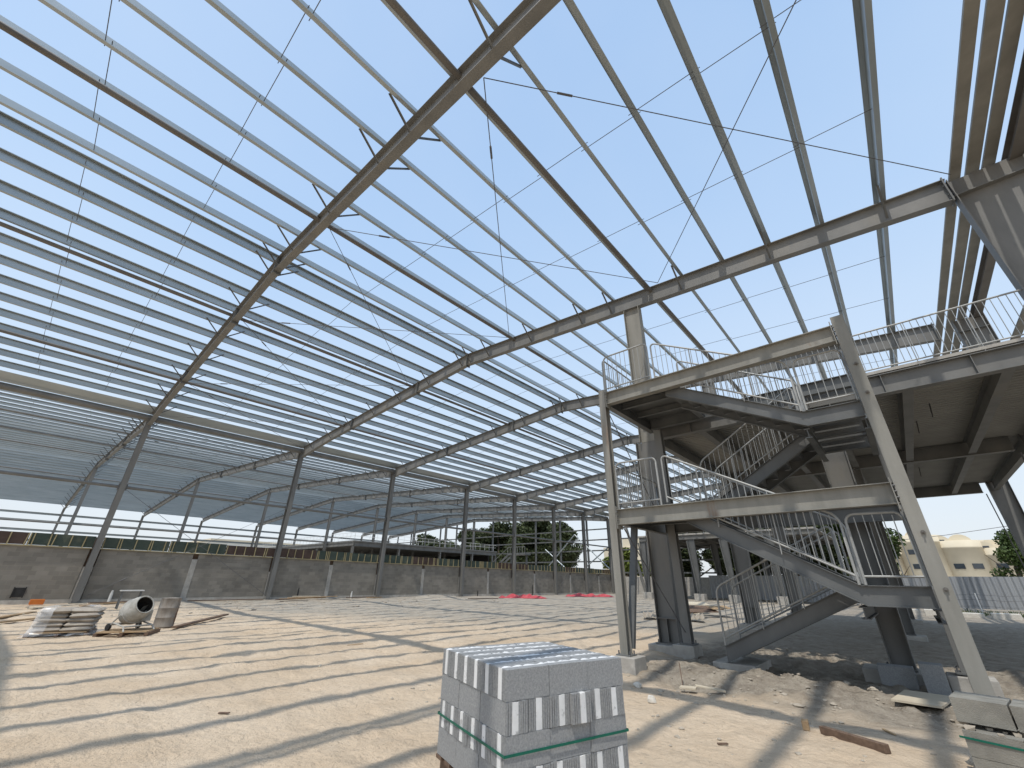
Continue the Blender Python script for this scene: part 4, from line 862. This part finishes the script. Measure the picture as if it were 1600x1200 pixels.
# ------------------------------------------------------------------ beyond the site: fence, trees, buildings
def leafcloud(name, m, blobs, n, size, seed):
    rn = random.Random(seed); mb = MB(); tot = sum(b[3]**2 for b in blobs)
    for bx_, by_, bz_, br in blobs:
        for _ in range(int(n*br*br/tot)):
            d_ = Vector((rn.gauss(0, 1), rn.gauss(0, 1), rn.gauss(0, 1))).normalized()*br*(rn.random()**.45)*(1+.25*noise.noise(Vector((bx_+rn.random(), by_, bz_)))); p = Vector((bx_, by_, bz_))+Vector((d_.x, d_.y, d_.z*.85))
            if noise.noise(p*1.1+Vector((seed, 0, 0))) < -.22: continue
            a = Vector((rn.gauss(0, 1), rn.gauss(0, 1), rn.gauss(0, 1))).normalized(); b_ = a.orthogonal().normalized(); c_ = a.cross(b_); s = size*rn.uniform(.6, 1.4)
            mb.poly([p+b_*s, p+c_*s*.55, p-b_*s, p-c_*s*.55], [(0, 1, 2, 3)])
    return mb.mesh(name, m)
def treeset(m, seed, nb=22, n=16000, size=.021):
    rn = random.Random(seed); bl = []
    for k in range(nb):
        t = rn.random(); a = rn.uniform(0, 6.28); z = .35+.6*t; rad = .36*math.sin(math.pi*min(1, .15+t*.8))
        bl.append((math.cos(a)*rad*rn.random()**.5*1.3, math.sin(a)*rad*rn.random()**.5*1.3, z, rn.uniform(.12, .21)))
    cr = leafcloud('crown', m, bl, n, size, seed); tb = MB(); tb.tube([(0, 0, -.02), (.01, 0, .2), (.0, .01, .45), (.01, 0, .7)], [.035, .028, .02, .006], 8)
    for b in bl[:8]: tb.tube([(0, 0, .25+.02*b[2]), (b[0]*.5, b[1]*.5, b[2]*.75), (b[0], b[1], b[2])], [.014, .009, .003], 5)
    return cr, tb.mesh('trunk', M['bark'])
TD = [treeset(M['leafd'], 31), treeset(M['leafd'], 32)]; TM = treeset(M['leafm'], 33); TY = treeset(M['leafy'], 34, 14, 6000, .04)
def tree(ts, x, y, h, wd, rz, lb, nm='tree'):
    t = thing(nm, lb, 'tree', (x, y, 0), 'trees beyond the hall'); part('crown', ts[0], t, rot=(0, 0, rz), scale=(wd, wd, h)); part('trunk', ts[1], t, rot=(0, 0, rz), scale=(h, h, h))
TR = [(TD[1], -72, 88, 13.5, 20, 5.2, 'dark wide tree behind the others, between the fourth and fifth columns'), (TD[1], -58, 90, 15, 20, .2, 'dark wide tree behind the tallest one'), (TD[0], -9, 63, 8.5, 11, 2.7, 'dark tree between the low end wall and the far mezzanine legs'), (TD[0], -1, 60, 8, 11, 3.9, 'dark tree seen between the pale far mezzanine legs'), (TD[1], 6, 57, 8, 9, .6, 'dark bushy tree behind the lowest stair flight'),
      (TD[0], -95, 80, 12.5, 18, .3, 'dark broad tree beyond the far platform, leftmost'), (TD[1], -80, 84, 13.5, 17, 1.2, 'dark tree beyond the far platform, second from left'), (TD[0], -66, 82, 14.5, 17, 2.2, 'dark tall tree behind the fifth wall column'),
      (TD[1], -52, 80, 15.5, 17, 3.4, 'tallest dark tree behind the far gable posts'), (TD[0], -43, 78, 12.5, 13, 4.1, 'dark round tree behind the far gable braces'), (TY, -19.5, 62, 6.0, 7, .5, 'yellow green bush tree behind the low end wall'), (TY, -14, 63, 5.2, 6, 2.5, 'smaller yellow green tree right of the bushy one'),
      (TD[0], 3.5, 62, 9.0, 11, 1.0, 'dark tree behind the stair flights, left'), (TM, 8.8, 60, 8.6, 10, 2.0, 'mid green tree behind the stair railings'), (TD[1], -4, 66, 9, 12, 5.0, 'dark tree behind the far mezzanine columns'), (TM, 21.0, 58, 5.9, 6.2, .9, 'bushy green tree in front of the cream building'), (TM, 12.5, 66, 5.0, 6, 4.4, 'low green tree at the left of the cream building')]
for a in TR: tree(*a)
# corrugated fence
ft = thing('sheet_fence', 'grey corrugated metal fence behind the mezzanine legs', 'fence', (15, 38, 0))
mb = MB(); P_ = []; n = 500
A, B2 = Vector((-2, 45.5, 0)), Vector((40, 41.0, 0))
for i in range(n+1):
    p = A.lerp(B2, i/n); q = .045*(1 if (i//2) % 2 else -1); P_ += [(p.x, p.y+q, .15), (p.x, p.y+q, 2.2)]
mb.poly(P_, [(2*i, 2*i+2, 2*i+3, 2*i+1) for i in range(n)]); mb.build('fence_sheet', M['sheet'], ft)
mb = MB()
for k in range(15): p = A.lerp(B2, k/14); mb.box(p.x-.04, p.x+.04, p.y+.05, p.y+.13, 0, 2.2)
mb.build('fence_post', M['stair'], ft)
cf = thing('wire_fence', 'low sagging wire fence with pale posts before the grey sheets', 'fence', (17, 36.5, 0)); mb = MB()
for k in range(6): mb.tube([(14+k*2.3, 37.5, 0), (14+k*2.3, 37.5, 1.2)], .035, 8)
mb.build('fence_post', M['pipe'], cf); mb = MB()
for k in range(5):
    for z in (.5, .85, 1.12): mb.tube([(14+k*2.3, 37.5, z), (15.15+k*2.3, 37.5, z-.07), (16.3+k*2.3, 37.5, z)], .01, 4)
mb.build('wire', M['rod'], cf)
gm = MB(); rn = random.Random(2)
for k in range(1500):
    x, y = rn.uniform(14.5, 30), rn.gauss(37.2, .8); h = rn.uniform(.08, .35); a = rn.uniform(0, 6.28); dx, dy = math.cos(a)*.03, math.sin(a)*.03
    gm.poly([(x-dx, y-dy, 0), (x+dx, y+dy, 0), (x+dy*2, y+dx*2, h)], [(0, 1, 2)])
o = gm.build('grass', M['leafm']); tag(o, 'rough green grass along the wire fence', 'grass', kind='stuff')
for k in range(9):
    x = 11.5+k*1.35; o = MB().box(x-.55, x+.55, 33.6+.25*(k % 2), 34.2+.25*(k % 2), -.1, .22+.05*(k % 3)).build('kerb_stone', M['stone'], None, .03); tag(o, 'rough pale kerb stone lying before the fence, %s from the left' % ORD[k], 'stone', 'kerb stones before the fence')
# cream apartment building with rounded bays
ap = thing('apartment_building', 'cream apartment building with rounded parapets beyond the fence', 'building', (22, 100, 0))
mb = MB()
for k, (cx_, r_, h) in enumerate(((10.5, 3.2, 8.6), (16.2, 3.2, 9.2), (21.0, 3.0, 8.2), (25.6, 2.8, 7.0), (30.0, 3.0, 8.0))):
    mb.lathe([(r_, 0), (r_, h-1.2), (r_*1.02, h-1.15), (r_*1.02, h-.9), (r_, h-.85), (r_, h), (0, h+.15)], 28, Matrix.Translation((cx_, 100, 0)))
mb.box(8, 34, 101.5, 112, 0, 8.4)
mb.build('wall', M['cream'], ap)
for k, (x, z, r_) in enumerate(((13.3, 8.0, 1.3), (16.2, 9.0, 1.6), (18.9, 8.3, 1.2), (21.2, 8.1, 1.5), (23.6, 7.2, 1.2), (25.8, 6.9, 1.4), (28.4, 7.2, 1.3))):
    mb = MB(); mb.tube([(x, 98.2+.5*(k % 2), z-.4), (x, 102, z-.4)], r_, 20); mb.build('parapet', M['cream'], ap); mb = MB(); mb.box(x-.5, x+.5, 98.1, 98.3, z-.15, z+.1); mb.build('vent', M['winglass'], ap)
for k, (cx_, r_, hh) in enumerate(((10.5, 3.2, 8.6), (16.2, 3.2, 9.2), (21.0, 3.0, 8.2), (25.6, 2.8, 7.0), (30.0, 3.0, 8.0))):
    for z in (1.2, 4.0, 6.2):
        if z+1.4 > hh-.8: continue
        for a in (-1.95, -1.25):
            mb = MB(); p = Vector((cx_+math.cos(a)*r_, 100+math.sin(a)*r_, z)); tn = Vector((-math.sin(a), math.cos(a), 0)); nr = Vector((math.cos(a), math.sin(a), 0))
            mb.poly([p+tn*s*.62+nr*q+up*zz for q in (-.3, .06) for s, zz in ((-1, 0), (1, 0), (1, .75), (-1, .75))], [(0, 3, 2, 1), (4, 5, 6, 7), (0, 1, 5, 4), (1, 2, 6, 5), (2, 3, 7, 6), (3, 0, 4, 7)]); mb.build('window', M['winglass'], ap)
b2 = thing('apartment_building', 'beige block with stepped roof beyond the low end wall', 'building', (-40, 112, 0))
mb = MB(); mb.box(-52, -30, 112, 122, 0, 10.2); mb.box(-46, -41, 112.5, 120, 10.2, 12.5); mb.build('wall', M['cream'], b2)
for z in (5.2, 7.6):
    for k in range(8): MB().box(-50.5+k*2.6, -49.2+k*2.6, 111.95, 112.2, z, z+1.1).build('window', M['winglass'], b2)
b3 = thing('low_building', 'long white building beyond the far left eave', 'building', (-115, 40, 0))
MB().box(-130, -110, 28, 62, 0, 9.0).build('wall', M['white'], b3); MB().box(-130.5, -109.5, 27.5, 62.5, 9.0, 9.4).build('roof', M['cream'], b3)
for k in range(6): MB().box(-110.1, -109.95, 30+k*5, 32.2+k*5, 6.2, 7.6).build('window', M['winglass'], b3)
mb = MB(); mb.tube([(9, 70, 6.2), (18, 70, 7.0), (30, 70, 8.6)], .03, 5); o = mb.build('overhead_cable', M['rod']); tag(o, 'thin cable strung before the cream building', 'cable')
S.cycles.use_denoising = True

for o in list(S.objects):
    if o.parent is None and o.type in ('MESH', 'EMPTY') and 'kind' not in o: o['kind'] = 'thing'
    if o.parent is None and o.get('label') and len(o['label'].split()) > 16: print('LONG', o.name, o['label'])
